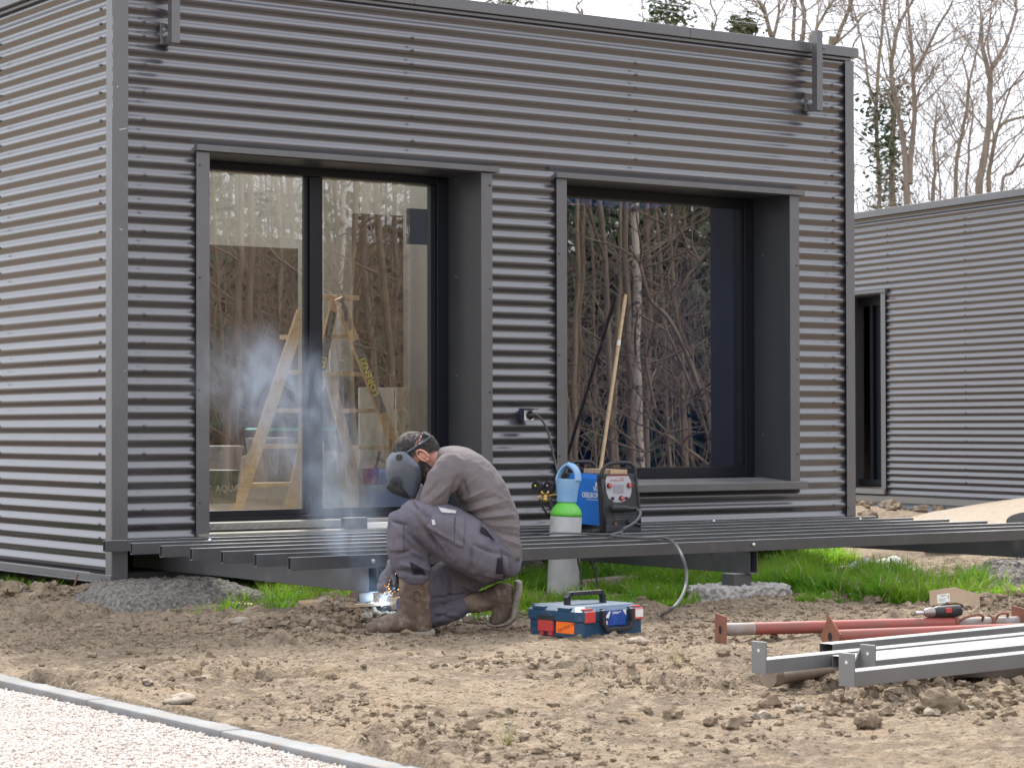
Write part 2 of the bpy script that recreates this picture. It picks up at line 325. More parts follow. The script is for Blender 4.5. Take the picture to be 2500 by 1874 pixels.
# ------------------------------------------------------------------ ground sheet
def dirt_mat():
    m = bpy.data.materials.new('bare_soil'); m.use_nodes = True; n = m.node_tree.nodes; l = m.node_tree.links; b = n['Principled BSDF']
    b.inputs['Roughness'].default_value = 0.96; b.inputs['Specular IOR Level'].default_value = 0.15
    t = n.new('ShaderNodeTexCoord')
    def nz(sc, det, src=None):
        q = n.new('ShaderNodeTexNoise'); q.inputs['Scale'].default_value = sc; q.inputs['Detail'].default_value = det; l.new(t.outputs['Object'], q.inputs['Vector']); return q
    def mr(s, a, b_):
        q = n.new('ShaderNodeMapRange'); q.inputs['From Min'].default_value = a; q.inputs['From Max'].default_value = b_; l.new(s, q.inputs['Value']); return q.outputs[0]
    def mix(f, A, B):
        q = n.new('ShaderNodeMix'); q.data_type = 'RGBA'
        for key, val in (('A', A), ('B', B)):
            if isinstance(val, tuple): q.inputs[key].default_value = (*val, 1)
            else: l.new(val, q.inputs[key])
        l.new(f, q.inputs['Factor']); return q.outputs['Result']
    c = mix(mr(nz(1.6, 5).outputs['Fac'], .40, .60), (0.275, 0.213, 0.150), (0.178, 0.138, 0.100))
    c = mix(mr(nz(14, 6).outputs['Fac'], .46, .66), c, (0.33, 0.26, 0.185))
    c = mix(mr(nz(40, 8).outputs['Fac'], .52, .68), c, (0.11, 0.08, 0.055))
    c = mix(mr(nz(4.3, 4).outputs['Fac'], .60, .72), c, (0.28, 0.207, 0.137))
    sx = n.new('ShaderNodeSeparateXYZ'); l.new(t.outputs['Object'], sx.inputs[0])
    far = mr(sx.outputs['Y'], -10.5, -14.0)
    lit = mix(mr(nz(2.2, 6).outputs['Fac'], .42, .6), (0.12, 0.085, 0.05), (0.055, 0.06, 0.025))
    c = mix(far, c, lit)
    far2 = mr(sx.outputs['Y'], 22, 30.0); c = mix(far2, c, (0.10, 0.14, 0.05))
    l.new(c, b.inputs['Base Color'])
    bn = nz(90, 8); bp = n.new('ShaderNodeBump'); bp.inputs['Strength'].default_value = 1.0; bp.inputs['Distance'].default_value = 0.02
    l.new(bn.outputs['Fac'], bp.inputs['Height']); l.new(bp.outputs[0], b.inputs['Normal']); return m
M['soil'] = dirt_mat()
def axis(lo, hi, step, far):
    c = list(np.arange(lo, hi+1e-6, step)); s = step; a = hi
    while a < far: s *= 1.16; a += s; c.append(a)
    s = step; a = lo
    while a > -far: s *= 1.16; a -= s; c.insert(0, a)
    return np.array(c)
def grid(xs, ys, zf):
    X, Y = np.meshgrid(xs, ys); Z = zf(X, Y); nx, ny = len(xs), len(ys)
    i = np.arange(nx-1)[None, :]+np.arange(ny-1)[:, None]*nx; i = i.ravel()
    return np.stack([X.ravel(), Y.ravel(), Z.ravel()], 1), np.stack([i, i+1, i+nx+1, i+nx], 1)
gv, gf = grid(axis(-1.9, 6.6, 0.0135, 400), axis(-6.6, 0.6, 0.0135, 400), gh)
# the gravel path lies in a shallow bed: sink the soil sheet beside the kerb
inside = (gv[:, 0] < -1.90) & (gv[:, 1] < 6) & (gv[:, 0] > -9); gv[inside, 2] = -0.04
tag(npmesh('ground', gv, gf, M['soil'], smooth=True), kind='structure')

# soil clods and stones: countless, one stuff object
def pebbles(P, Rr, flat, mats, name, sub=1, seed=3, rough=0.35, mid=None, smooth=True):
    r2 = np.random.default_rng(seed); bm = bmesh.new(); bmesh.ops.create_icosphere(bm, subdivisions=sub, radius=1.0)
    bv = np.array([v.co[:] for v in bm.verts]); bf = np.array([[v.index for v in f.verts] for f in bm.faces]); bm.free()
    sm_ = smooth; T = []
    for k in range(12):
        d = 1+rough*(r2.random(len(bv))-0.5)*1.4; q = bv*d[:, None]*(0.75+0.5*r2.random(3))[None, :]; T.append(q)
    N = len(P); a = r2.random(N)*6.283; ty = r2.integers(0, 12, N); out = np.empty((N, len(bv), 3), np.float32)
    for k in range(12):
        sel = np.where(ty == k)[0]; q = T[k][None]*Rr[sel][:, None, None]; q = q*np.array([1, 1, flat])
        c, s = np.cos(a[sel])[:, None], np.sin(a[sel])[:, None]
        out[sel, :, 0] = q[:, :, 0]*c-q[:, :, 1]*s; out[sel, :, 1] = q[:, :, 0]*s+q[:, :, 1]*c; out[sel, :, 2] = q[:, :, 2]
    out += P[:, None, :]; fs = (bf[None]+(np.arange(N)*len(bv))[:, None, None]).reshape(-1, 3)
    mi = None if mid is None else np.repeat(mid, len(bf))
    return npmesh(name, out.reshape(-1, 3), fs, mats, smooth=sm_, midx=mi)
def spread(n, x0, x1, y0, y1, dens=None, r=rng):
    x = r.uniform(x0, x1, n*4); y = r.uniform(y0, y1, n*4)
    if dens is not None:
        k = r.random(n*4) < dens(x, y); x, y = x[k], y[k]
    return x[:n], y[:n]
dn = lambda x, y: sstep(.42, .62, fbm(x*1.5+9, y*1.5, 3, 41))*0.9+0.06
x, y = spread(22000, -1.8, 6.4, -6.5, -0.1, dn); r = 0.0035+0.015*rng.random(len(x))**5
P = np.stack([x, y, gh(x, y)+r*0.25], 1)
x2, y2 = spread(110, -1.6, 6.2, -6.5, -2.3, lambda x, y: 0.15+0.85*sstep(.5, .6, fbm(x+3, y*1.3, 2, 61)+0.12*((x > -0.4) & (y < -4.8)))); r2_ = 0.014+0.022*rng.random(len(x2))**2
P2 = np.stack([x2, y2, gh(x2, y2)+r2_*0.2], 1)
x3, y3 = spread(600, -1.5, -0.05, -0.15, 0.55); r3 = 0.008+0.045*rng.random(len(x3))**3; P3 = np.stack([x3, y3, gh(x3, y3)+r3*0.3], 1)
x4 = np.concatenate([rng.normal(.5, .5, 420), rng.normal(.14, .25, 420), rng.normal(0.34, .27, 300), rng.normal(3.4, .35, 300), rng.normal(3.9, .4, 300), rng.normal(6.6, .8, 300)])
y4 = np.concatenate([rng.normal(-5.75, .22, 420), rng.normal(-2.2, .12, 420), rng.normal(-2.1, .1, 300), rng.normal(-2.15, .13, 300), rng.normal(-2.95, .13, 300), rng.normal(-1.5, .4, 300)])
r4 = 0.006+0.030*rng.random(len(x4))**3; P4 = np.stack([x4, y4, gh(x4, y4)+r4*0.3], 1)
x5 = rng.normal(10.9, .9, 120); y5 = rng.normal(6.2, .6, 120); r5 = .02+.07*rng.random(120)**2; P5 = np.stack([x5, y5, gh(x5, y5)+r5*.3], 1)
M['clod'] = mat('soil_clod', (0.275, 0.21, 0.145), (0.18, 0.138, 0.098), 18, 0.97, bump=0.8, bscale=70, bdist=0.01, spec=0.15)
M['stone'] = mat('pale_stone', (0.31, 0.26, 0.20), (0.23, 0.185, 0.14), 16, 0.85, bump=0.3, bscale=60)
allP = np.concatenate([P, P2, P3, P4, P5]); allR = np.concatenate([r, r2_, r3, r4, r5])
tag(pebbles(allP, allR, 0.75, [M['clod'], M['stone']], 'soil_clods', 2, 5, 0.5, (rng.random(len(allP)) < 0.07).astype(np.int32), False), kind='stuff')
for (px, py, rr, nm, lb) in [(2290, 1735, .062, 'clod', 'big round clod of dry soil alone in the right foreground'), (2120, 1768, .034, 'clod', 'small clod of soil left of the big round clod'),
        (437, 1720, .05, 'field_stone', 'flat pale stone half sunk in the soil beside the grey kerb'), (1555, 1574, .045, 'field_stone', 'long flat stone on the soil in front of the blue tool case'),
        (585, 1525, .05, 'field_stone', 'smooth pale stone on the soil left of the dirt mound'), (135, 1648, .035, 'field_stone', 'small pale stone near the left end of the kerb')]:
    p = at(px, py, 'Z', .05); q = MB(); q.sphere((0, 0, 0), rr, 0, 44, 30, None, (1.25, 1.0, 0.82 if nm == 'clod' else .42))
    q.v = [tuple(np.array(v)*(1+.34*(mnoise.noise(Vector(v)*(1.5/rr)+Vector((px, 0, 0)))) + (.20*mnoise.noise(Vector(v)*(3.2/rr))+.13*mnoise.noise(Vector(v)*(8/rr)) if nm == 'clod' else .06*mnoise.noise(Vector(v)*(5/rr))))) for v in q.v]
    o = q.build(nm, M['clod'] if nm == 'clod' else M['stone'], None, True); o.location = (p[0], p[1], .05+rr*.35); o.rotation_euler = (0, 0, px*1.0)
    tag(o, lb, 'clod' if nm == 'clod' else 'stone')

# gravel path and kerb
KX0, KX1 = -1.985, -1.885
M['gravelbed'] = mat('gravel_bed', (0.50, 0.445, 0.39), (0.38, 0.33, 0.285), 60, 0.95, bump=0.5, bscale=120)
M['gravel'] = mat('gravel', (0.60, 0.535, 0.48), (0.46, 0.405, 0.36), 26, 0.85, thr=(.4, .6))
q = MB(); q.box((-8, -14, -0.06), (KX0, 5, 0.020)); tag(q.build('gravel_path', M['gravelbed']), kind='structure')
xg, yg = spread(52000, -3.3, KX0-0.004, -5.95, -2.6, lambda x, y: np.where(y < -2.6-(KX0-x)*2.6+.6, 1.0, .0)*1.0)
rg = 0.003+0.0045*rng.random(len(xg))**1.6; tag(pebbles(np.stack([xg, yg, 0.0205+rg*0.9*rng.random(len(xg))+0.010*(fbm(xg*3, yg*3, 2, 5)-.3)], 1), rg, 0.7, M['gravel'], 'gravel', 1, 9, 0.6), kind='stuff')
M['kerb'] = mat('kerb_concrete', (0.23, 0.235, 0.24), (0.17, 0.17, 0.17), 5, 0.85, bump=0.25, bscale=60)
stain(M['kerb'], (.24, .18, .12), 7, .5, .68, .8)
q = MB(); 
for i in range(22): q.box((KX0, -14+i*1.0, -0.1), (KX1, -14+i*1.0+0.997, 0.050+0.002*math.sin(i*2.1)))
tag(q.build('kerb', M['kerb'], None, False, 0.008), kind='structure')
# pale sand ramp in front of the second cabin
M['sand'] = mat('sand_gravel', (0.35, 0.285, 0.215), (0.22, 0.18, 0.135), 22, 0.95, bump=0.5, bscale=60, bdist=.02)
def sandz(px): return 0
SP = [(wp(2225, 1262, 22), 0.10), (wp(2270, 1250, 22.8), 0.18), (wp(2339, 1238, 23.4), .2), (wp(2420, 1225, 23.2), .2), (wp(2520, 1211, 22.6), .2), (wp(2760, 1190, 21), .2)]
q = MB(); n = len(SP)
for j in range(13):
    f = j/12
    for i, (p, _) in enumerate(SP):
        b = wp([2225, 2250, 2320, 2420, 2540, 2800][i], [1263, 1300, 1300, 1300, 1300, 1300][i], [21.6, 17.3, 17.3, 17.3, 17.3, 17.3][i])
        pp = p*(1-f)+b*f; zz = p[2]*(1-f)**1.15 + (b[2]-.05)*(1-(1-f)**1.15)
        q.v.append((pp[0], pp[1], zz+.012*math.sin(i*3.1+j*1.7)))
for j in range(12):
    for i in range(n-1): q.f.append((j*n+i, (j+1)*n+i, (j+1)*n+i+1, j*n+i+1)); q.m.append(0)
tag(q.build('sand_path', M['sand'], None, True), kind='structure')

# ------------------------------------------------------------------ main cabin
def corrug(name, us, z0, z1, zr, openings, toW, parent, cols, mats, laps=12):
    """sheet with sine ribs: u along the wall, z up, toW(u, out, z) -> world; openings [(u0,u1,z0,z1)]"""
    p = 0.076; A = 0.0088
    zs = np.arange(z0, z1, p/14); zs = np.unique(np.concatenate([zs, [z1]]+[[o[2], o[3]] for o in openings]))
    us = np.unique(np.concatenate([us]+[[o[0], o[1]] for o in openings]))
    U, Z = np.meshgrid(us, zs); k = (zr-Z)/p
    fr = np.mod(k-1.2, laps)/laps
    out = A*np.cos(2*np.pi*k)+0.0022*fr+0.0016*(vnoise(U*1.1, k*0.45, 3)-0.5)+0.004*(vnoise(U*0.55, k*0.06, 8)-.5)
    nu, nz_ = len(us), len(zs); vs = np.array([toW(u, o_, z) for u, o_, z in zip(U.ravel(), out.ravel(), Z.ravel())])
    i = (np.arange(nu-1)[None, :]+np.arange(nz_-1)[:, None]*nu); uc = (us[:-1]+us[1:])/2; zc = (zs[:-1]+zs[1:])/2
    keep = np.ones(i.shape, bool)
    for o in openings: keep &= ~((uc[None, :] > o[0]) & (uc[None, :] < o[1]) & (zc[:, None] > o[2]) & (zc[:, None] < o[3]))
    i = i[keep]; fs = np.stack([i, i+1, i+nu+1, i+nu], 1)
    q = MB(); q.v = [tuple(v) for v in vs]; q.f = [tuple(f) for f in fs]; q.m = [0]*len(fs)
    for u in cols:                                     # screw heads sit on the crests
        kk = np.arange(-3, int((zr-z0)/p)); par = random.randint(0, 1)
        for kx in kk:
            ph = (kx-par*0) % 12
            if not (ph in (0, 1, 3, 5, 7, 9, 11)): continue
            z = zr-kx*p
            if z > z1-.05 or any(o[0]-.05 < u < o[1]+.05 and o[2]-.03 < z < o[3]+.03 for o in openings): continue
            uu = u+random.uniform(-.004, .004); zz = z+random.uniform(-.004, .004)
            a, b, c = V(toW(uu, .0115, zz)), V(toW(uu, .0205, zz)), V(toW(uu, .014, zz))
            q.tube([a, c, c, b], [.0105, .0105, .0062, .0055], 8, 1)
    o = q.build(name, mats, parent, True)
    return o
cab = thing('corrugated_cabin', 'dark grey corrugated steel cabin with two big windows behind the welder', 'building', (0, 0, 0))
DO = (0.50, 2.45, 0.36, 2.545); WO = (2.955, 4.905, 0.62, 2.545)
us = np.concatenate([np.arange(0.03, 5.36, 0.11), [5.375]])
corrug('front_wall', us, 0.372, 3.475, 3.213, [DO, WO], lambda u, o, z: (u, -o, z), cab, (0.172, 1.903, 3.569, 5.236), [M['clad'], M['screw']])
corrug('side_wall', np.concatenate([np.arange(0.03, 6.2, .14), [6.25]]), 0.20, 3.475, 3.2107, [], lambda u, o, z: (-o, u, z), cab, (0.154, 1.56, 3.1, 4.7), [M['clad'], M['screw']])
q = MB()                                               # carcass: right wall, pierced back wall, roof with holes
q.box((5.33, 0.03, .2), (5.41, 6.25, 3.46)); q.box((0.02, 6.2, .2), (1.35, 6.27, 3.46)); q.box((2.75, 6.2, .2), (5.33, 6.27, 3.46)); q.box((1.35, 6.2, .2), (2.75, 6.27, .55)); q.box((1.35, 6.2, 2.35), (2.75, 6.27, 3.46))
q.build('rear_wall', M['clad'], cab)
q = MB(); q.box((0.02, 0.03, 3.40), (5.33, .9, 3.47)); q.box((.02, .9, 3.40), (.3, 5.3, 3.47)); q.box((3.1, .9, 3.40), (3.7, 5.3, 3.47)); q.box((4.8, .9, 3.40), (5.33, 5.3, 3.47)); q.box((3.7, 1.5, 3.40), (4.8, 5.3, 3.47)); q.box((.02, 5.3, 3.40), (5.33, 6.2, 3.47)); q.build('roof', M['trim'], cab)  # roof holes out of view, added to let daylight brighten both rooms
q = MB()                                               # coping in lengths with open joints
for a, b in ((-0.035, 1.905), (1.908, 3.99), (3.993, 5.45)): q.box((a, -0.034, 3.485), (b, 0.09, 3.551))
for a, b in ((0.093, 3.0), (3.003, 6.3)): q.box((-0.05, a, 3.485), (0.09, b, 3.551))
q.box((5.33, 0.093, 3.485), (5.45, 6.3, 3.551))
q.box((-0.01, -0.016, 3.462), (5.40, .06, 3.482)); q.box((-0.018, .063, 3.462), (0.03, 6.25, 3.482)); 
q.build('roof_edge', M['trim'], cab, False, 0.003)
q = MB(); q.box((-0.020, -0.0225, 0.172), (0.071, -0.0195, 3.46)); q.box((-0.0225, -0.0192, 0.172), (-0.0195, 0.058, 3.46)); q.build('corner_trim', M['trim'], cab, False, .001)
q = MB()
for px, py, L_, rz_ in ((300, 315, .045, .25), (287, 212, .012, 1.2), (296, 560, .02, -.4), (305, 905, .015, .9)):
    p = at(px, py, 'Y', -.023); q.box((-L_/2, -.0003, -.0022), (L_/2, 0, .0022), 0, Matrix.Translation(V(p)) @ Matrix.Rotation(-rz_, 4, 'Y'))
q.build('paint_scratches', M['zinc'], cab)['kind'] = 'stuff'
q = MB(); q.box((5.34, -0.0225, 0.40), (5.418, -0.0195, 3.46)); q.box((5.4152, -0.0192, 0.2), (5.4182, 0.06, 3.46))
for z in (.46, 1.4, 2.1, 2.9): q.tube([(5.352, -.023, z), (5.352, -.030, z)], .006, 8)
q.build('corner_trim', M['trim'], cab, False, .001)
q = MB(); q.box((-0.030, -0.024, 0.172), (-0.012, 6.25, 0.207)); q.box((-0.042, -0.034, 0.160), (-0.012, 6.25, 0.171)); q.build('bottom_flashing', M['trim'], cab, False, .002)
q = MB(); q.box((0.0, 0.02, 0.182), (1.0, 0.3, 0.21)); q.box((.35, .45, .15), (5.2, .5, .42)); q.box((0.01, .08, .2), (.04, 6.1, .42)); q.build('rail_and_dark_gap', M['void'], cab)  # near-black panels behind the rail stand in for the shaded underfloor gap
q = MB(); q.box((0.05, 0.42, .40), (5.33, 6.2, .462)); q.build('floor', M['infloor'], cab)
q = MB(); q.box((0.05, .40, .46), (.09, 6.2, 3.38)); q.box((0.09, 6.1, .46), (1.35, 6.19, 3.38)); q.box((2.75, 6.1, .46), (3.2, 6.19, 3.38)); q.box((1.35, 6.1, 2.35), (2.75, 6.19, 3.38))
q.box((3.2, .45, .46), (3.26, 6.19, 3.38)); q.box((0.09, .405, 2.47), (3.2, .425, 2.62)); q.box((2.392, .405, .46), (3.2, .425, 2.47)); q.box((.09, .405, .46), (.55, .425, 2.47))
q.build('inner_wall', M['inwall'], cab)
q = MB(); q.box((3.27, .43, .46), (3.3, 6.1, 2.6)); q.box((3.27, 6.0, .46), (5.3, 6.05, 2.6)); q.box((5.2, .5, .46), (5.3, 6, 2.6)); q.box((3.3, .45, 2.55), (3.7, 6, 2.6)); q.box((4.8, .45, 2.55), (5.2, 6, 2.6)); q.box((3.7, 1.5, 2.55), (4.8, 6, 2.6)); q.box((3.7, .45, 2.55), (4.8, .8, 2.6))  # unseen ceiling hole added to brighten this room
q.build('dark_room', mat('blue_room', (.008, .15, .46), rough=.9), cab)

def opening(kind, X0, X1, Z0, Z1, ix0, ix1, iz0, iz1):
    """metal surround: flange on the wall, deep reveal; returns list of parts"""
    par = MB().build(kind, M['frame'], cab) if False else None
    q = MB(); y0, y1 = -0.024, 0.335
    q.box((X0, y0, Z0), (ix0, y0+.003, Z1)); q.box((ix1, y0, Z0), (X1, y0+.003, Z1))
    q.box((ix0-.003, y0+.0035, Z0), (ix0, y1+.07, iz1), 2); q.box((ix1, y0+.0035, Z0), (ix1+.003, y1+.07, iz1), 2)
    q.box((ix0-.003, y0+.0035, iz1+.0005), (ix1+.003, y1+.07, iz1+.0035), 2)
    for z in np.arange(Z0+.18, Z1, .62):
        for xx in ((X0+ix0)/2-.02, (X1+ix1)/2+.022): q.tube([(xx, y0-.0005, z), (xx, y0-.004, z), (xx, y0-.008, z)], [.0075, .0075, .004], 8, 1)
    for z in np.arange(Z0+.3, Z1, .6): q.tube([(ix1-.0005, .25, z), (ix1-.008, .25, z)], [.008, .005], 8, 1)
    return q
# --- glazed sliding door (left)
X0, X1, ix0, ix1, zt = 0.483, 2.462, 0.564, 2.383, 2.525
q = MB(); fy = 0.335
q.box((ix0+.001, fy, 0.475), (ix0+.055, fy+.07, zt-.001)); q.box((2.30, fy, .475), (ix1-.001, fy+.07, zt-.001)); q.box((ix0+.056, fy, zt-.047), (2.299, fy+.07, zt-.001)); q.box((ix0+.056, fy+.01, .450), (2.299, fy+.07, .488))
door = q.build('sliding_door', M['frame'], cab, False, .002)
mL = at(745, 800, 'Y', .355)[0]; mR = at(786, 800, 'Y', .355)[0]; mM = at(756, 800, 'Y', .35)[0]
q = MB(); q.box((mM, fy+.012, .49), (mR, fy+.05, zt-.05)); q.box((mL, fy+.03, .49), (mM-.001, fy+.06, zt-.05)); q.build('mullion', M['frame'], door, False, .002)
q = MB(); q.box((ix0+.058, fy+.024, .489), (mL-.001, fy+.058, .526)); q.box((mR+.001, fy+.016, .489), (2.298, fy+.05, .526)); q.box((2.262, fy+.014, .528), (2.298, fy+.055, zt-.05)); q.build('sash_rail', M['frame'], door, False, .002)
for a, b in ((ix0+.056, mL), (mR, 2.262)):
    q = MB(); q.add([(a, fy+.042, .525), (b, fy+.042, .525), (b, fy+.042, zt-.047), (a, fy+.042, zt-.047)], [(0, 1, 2, 3)]); q.build('pane', M['glass'], door)
q = opening('door', X0, X1, .412, zt, ix0, ix1, .42, zt); q.build('door_surround', [M['trim'], M['screw'], M['reveal']], door)
q = MB(); q.box((.475, -0.05, 2.531), (2.498, -0.008, 2.563)); q.box((.565, -.0235, 2.5285), (2.382, .02, 2.5305)); q.build('lintel_flashing', M['trim'], door, False, .002)
q = MB(); q.box((ix0, 0.16, 0.425), (ix1, .334, .464)); q.box((X0+.01, -0.04, .401), (X1-.01, .158, .415))
for i in range(34):                                    # raised tread bars on the riser and plate
    xx = ix0+.03+i*.054
    for j in range(5): q.box((xx+j*.0085, .1565, .430+j*.004), (xx+j*.0085+.004, .159, .437+j*.004))
q.build('threshold', M['tread'], door)
# --- fixed window (right)
X0, X1, ix0, ix1 = 2.940, 4.919, 3.017, 4.838
q = MB(); q.box((ix0+.001, fy, .668), (ix0+.06, fy+.08, zt-.001)); q.box((4.752, fy, .668), (ix1-.001, fy+.08, zt-.001)); q.box((ix0+.061, fy, zt-.062), (4.751, fy+.08, zt-.001)); q.box((ix0+.061, fy, .668), (4.751, fy+.08, .738))
q.box((ix0+.02, .27, .655), (ix1-.03, .3345, .667))
win = q.build('fixed_window', M['frame'], cab, False, .002)
for a, b in ((ix0+.062, ix0+.075), (4.728, 4.7505)): q = MB(); q.box((a, fy+.010, .739), (b, fy+.06, zt-.063)); q.build('glazing_bead', M['frame'], win)
q = MB(); q.add([(ix0+.06, fy+.05, .738), (4.73, fy+.05, .738), (4.73, fy+.05, zt-.062), (ix0+.06, fy+.05, zt-.062)], [(0, 1, 2, 3)]); q.build('pane', M['glass2'], win)
q = opening('win', X0, X1, .645, zt, ix0, ix1, .65, zt); q.build('window_surround', [M['trim'], M['screw'], M['reveal']], win)
q = MB(); q.box((2.927, -0.05, 2.527), (4.949, -0.008, 2.558)); q.box((3.018, -.0235, 2.5245), (4.837, .02, 2.5265)); q.build('lintel_flashing', M['trim'], win, False, .002)
q = MB(); sp = [(-0.062, .592), (-0.062, .640), (.26, .664), (.333, .664), (.333, .592)]
q.prism([(y, z) for y, z in sp], 2.93, 4.955, 0, Matrix(((0, 0, 1, 0), (1, 0, 0, 0), (0, 1, 0, 0), (0, 0, 0, 1)))); q.build('sill', M['trim'], win, False, .002)
# --- wall brackets, socket
for px, py_, ztp in ((428, 106, 4.1), (2000, 270, 3.62)):
    zb = at(px, py_, 'Y', -.10)[2]; X = at(px, 60 if px == 428 else 190, 'Y', -.11)[0]+.002
    q = MB(); q.box((X-.025, -.115, zb), (X+.025, -.065, ztp)); q.box((X-.0245, -.064, zb+.001), (X+.0245, -.008, zb+.05)); q.box((X-.05, -.0265, zb+.0), (X-.026, -.012, zb+.12))
    if px == 2000: q.box((X+.026, -.12, 3.50), (X+.06, -.05, 3.506)); q.box((X-.0255, -.1155, 3.40), (X+.0255, -.1145, 3.404))
    for zz in (zb+.05, zb+.08): q.tube([(X-.03, -.027, zz), (X-.03, -.04, zz)], .009, 6, 1)
    q.build('bracket', [M['trim'], M['zinc']], cab, False, .002)
so_ = at(1294, 1012, 'Y', -.075); sx, sz = so_[0], so_[2]
q = MB(); q.box((sx-.037, -.062, sz-.037), (sx+.037, -.008, sz+.04)); sock = q.build('power_socket', mat('socket_box', (.02, .03, .055), rough=.4), cab, False, .004)
q = MB(); q.box((sx-.034, -.066, sz-.035), (sx+.034, -.0625, sz+.028)); q.build('face_plate', M['white'], sock, False, .001)
q = MB(); q.box((sx-.036, -.118, sz+.031), (sx+.036, -.063, sz+.037)); q.build('flip_cover', mat('cover', (.05, .06, .09), rough=.3), sock, False, .002)

# ------------------------------------------------------------------ second cabin
D1, D2 = 27.3, 24.5
p1, p2 = wp(2091, 1043, D1), wp(2500, 1043, D2); bd = (p2-p1)[:2]; bd = bd/np.linalg.norm(bd); bn_ = np.array([bd[1], -bd[0]])
if np.dot(bn_, CAM[:2]-p1[:2]) < 0: bn_ = -bn_
def b2(u, o, z): return (p1[0]+bd[0]*u+bn_[0]*o, p1[1]+bd[1]*u+bn_[1]*o, z)
def b2u(px):
    r = ray(px, 1043)[:2]; A = np.array([[r[0], -bd[0]], [r[1], -bd[1]]]); t = np.linalg.solve(A, p1[:2]-CAM[:2]); return t[1]
cab2 = thing('far_cabin', 'second dark corrugated cabin standing further back at the right edge', 'building', b2(0, 0, 0))
uw = b2u(2166); uwi = b2u(2155); W2 = (uwi-1.05, uwi+.02, .60, 2.40)
wz = lambda py, u: 1-(py-1043)*(np.dot(np.array(b2(u, 0, 1))-CAM, cF))/FPX
zt2 = wz(718, uwi); zb2 = wz(1188, uwi); W2 = (uwi-.98, uwi+.02, zb2-.02, zt2+.01)
def cw(fn): return fn
o = corrug('front_wall', np.concatenate([np.arange(-3, 6, .2), [6.0]]), .2, 3.42, 3.20, [W2], b2, None, (b2u(2170)-.0, b2u(2360), b2u(2480)+.6), [M['clad'], M['screw']])
def adopt(o, p):
    o.parent = p; bpy.context.view_layer.update(); o.matrix_parent_inverse = p.matrix_world.inverted(); return o
adopt(o, cab2)
MX2 = Matrix(((bd[0], bn_[0], 0, p1[0]), (bd[1], bn_[1], 0, p1[1]), (0, 0, 1, 0), (0, 0, 0, 1)))
def b2box(name, boxes, m, par=cab2, bev=0.0):
    q = MB()
    for a, b in boxes: q.box(a, b, 0, MX2)
    bm = bmesh.new(); o = adopt(q.build(name, m, None, False, bev), par)
    me = o.data; bm.from_mesh(me); bmesh.ops.recalc_face_normals(bm, faces=bm.faces); bm.to_mesh(me); bm.free(); return o
b2box('roof_edge', [((-3, -.1, 3.425), (6.05, .045, 3.505))], M['trim'], bev=.003)
b2box('rear_wall', [((-3, -5, .2), (6, -4.9, 3.42)), ((5.9, -4.9, .2), (6, -.03, 3.42)), ((-3, -4.9, 3.34), (5.9, -.04, 3.42)), ((-3, -4.9, .2), (-2.9, -.04, 3.34))], M['clad'])
b2box('bottom_flashing', [((-3, -.02, .135), (6, .03, .205))], M['tread'])
b2box('plinth', [((-3, -.1, -.1), (6, -.03, .13))], mat('grey_membrane', (.36, .41, .45), (.28, .32, .36), 4, .6))
wf = b2box('window', [((W2[0], -.40, zb2), (uwi, -.33, zb2+.06)), ((W2[0], -.40, zt2-.10), (uwi, -.33, zt2)), ((uwi-.06, -.40, zb2+.061), (uwi, -.33, zt2-.101)), ((W2[0]+.25, -.40, zb2+.061), (W2[0]+.31, -.33, zt2-.101))], M['frame'])
b2box('pane', [((W2[0]+.3, -.375, zb2+.06), (uwi-.06, -.37, zt2-.1))], M['frame'], wf)
b2box('window_surround', [((uwi, -.41, zb2-.03), (uwi+.003, .018, zt2)), ((uwi, .0185, zb2-.03), (uw, .0215, zt2+.01)), ((W2[0], -.41, zb2-.02), (W2[0]+.003, .018, zt2)), ((W2[0]-.07, .0185, zb2-.03), (W2[0], .0215, zt2+.01)), ((W2[0], -.41, zt2), (uwi, .018, zt2+.003)), ((W2[0]-.1, .01, zt2+.011), (uw+.03, .045, zt2+.045))], M['trim'], wf)
b2box('sill', [((W2[0]-.05, -.33, zb2-.045), (uwi-.001, .03, zb2-.03)), ((W2[0]-.1, .022, zb2-.09), (uw, .05, zb2-.031))], M['tread'], wf)
b2box('dark_room', [((W2[0]-.3, -3, .2), (uwi+.3, -2.9, 3.3))], M['void'])
# ------------------------------------------------------------------ steel deck frame
deck = thing('deck_frame', 'long anthracite steel deck frame of parallel tubes on cross beams along the cabin front', 'deck frame', (2.7, -1.05, 0.16))
for i in range(7):
    yc = -0.101-0.3327*i; xa, xb = -0.10+random.uniform(-.006, .006), 5.527+random.uniform(-.01, .01)
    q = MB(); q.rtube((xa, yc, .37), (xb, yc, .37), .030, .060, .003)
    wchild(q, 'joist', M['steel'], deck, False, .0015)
for X in (0.326, 2.697, 4.992):
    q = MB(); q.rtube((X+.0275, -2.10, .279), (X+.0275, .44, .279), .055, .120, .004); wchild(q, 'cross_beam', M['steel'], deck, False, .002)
M['burnt'] = mat('scorched_steel', (0.05, 0.042, 0.04), (0.12, 0.06, 0.04), 14, 0.5)
q = MB(); q.box((.285, -2.085, .170), (.365, -2.0, .2185)); wchild(q, 'leg', M['burnt'], deck, False, .002)
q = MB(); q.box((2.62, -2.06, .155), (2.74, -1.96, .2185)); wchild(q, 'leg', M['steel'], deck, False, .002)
for px, py in ((911, 1369), (1840, 1329)):
    p = at(px, py, 'Y', -2.116); q = MB(); q.tube([(p[0], -2.114, p[2]), (p[0], -2.118, p[2]), (p[0], -2.124, p[2])], [.011, .011, .007], 10); wchild(q, 'bolt', M['zinc'], deck, True)
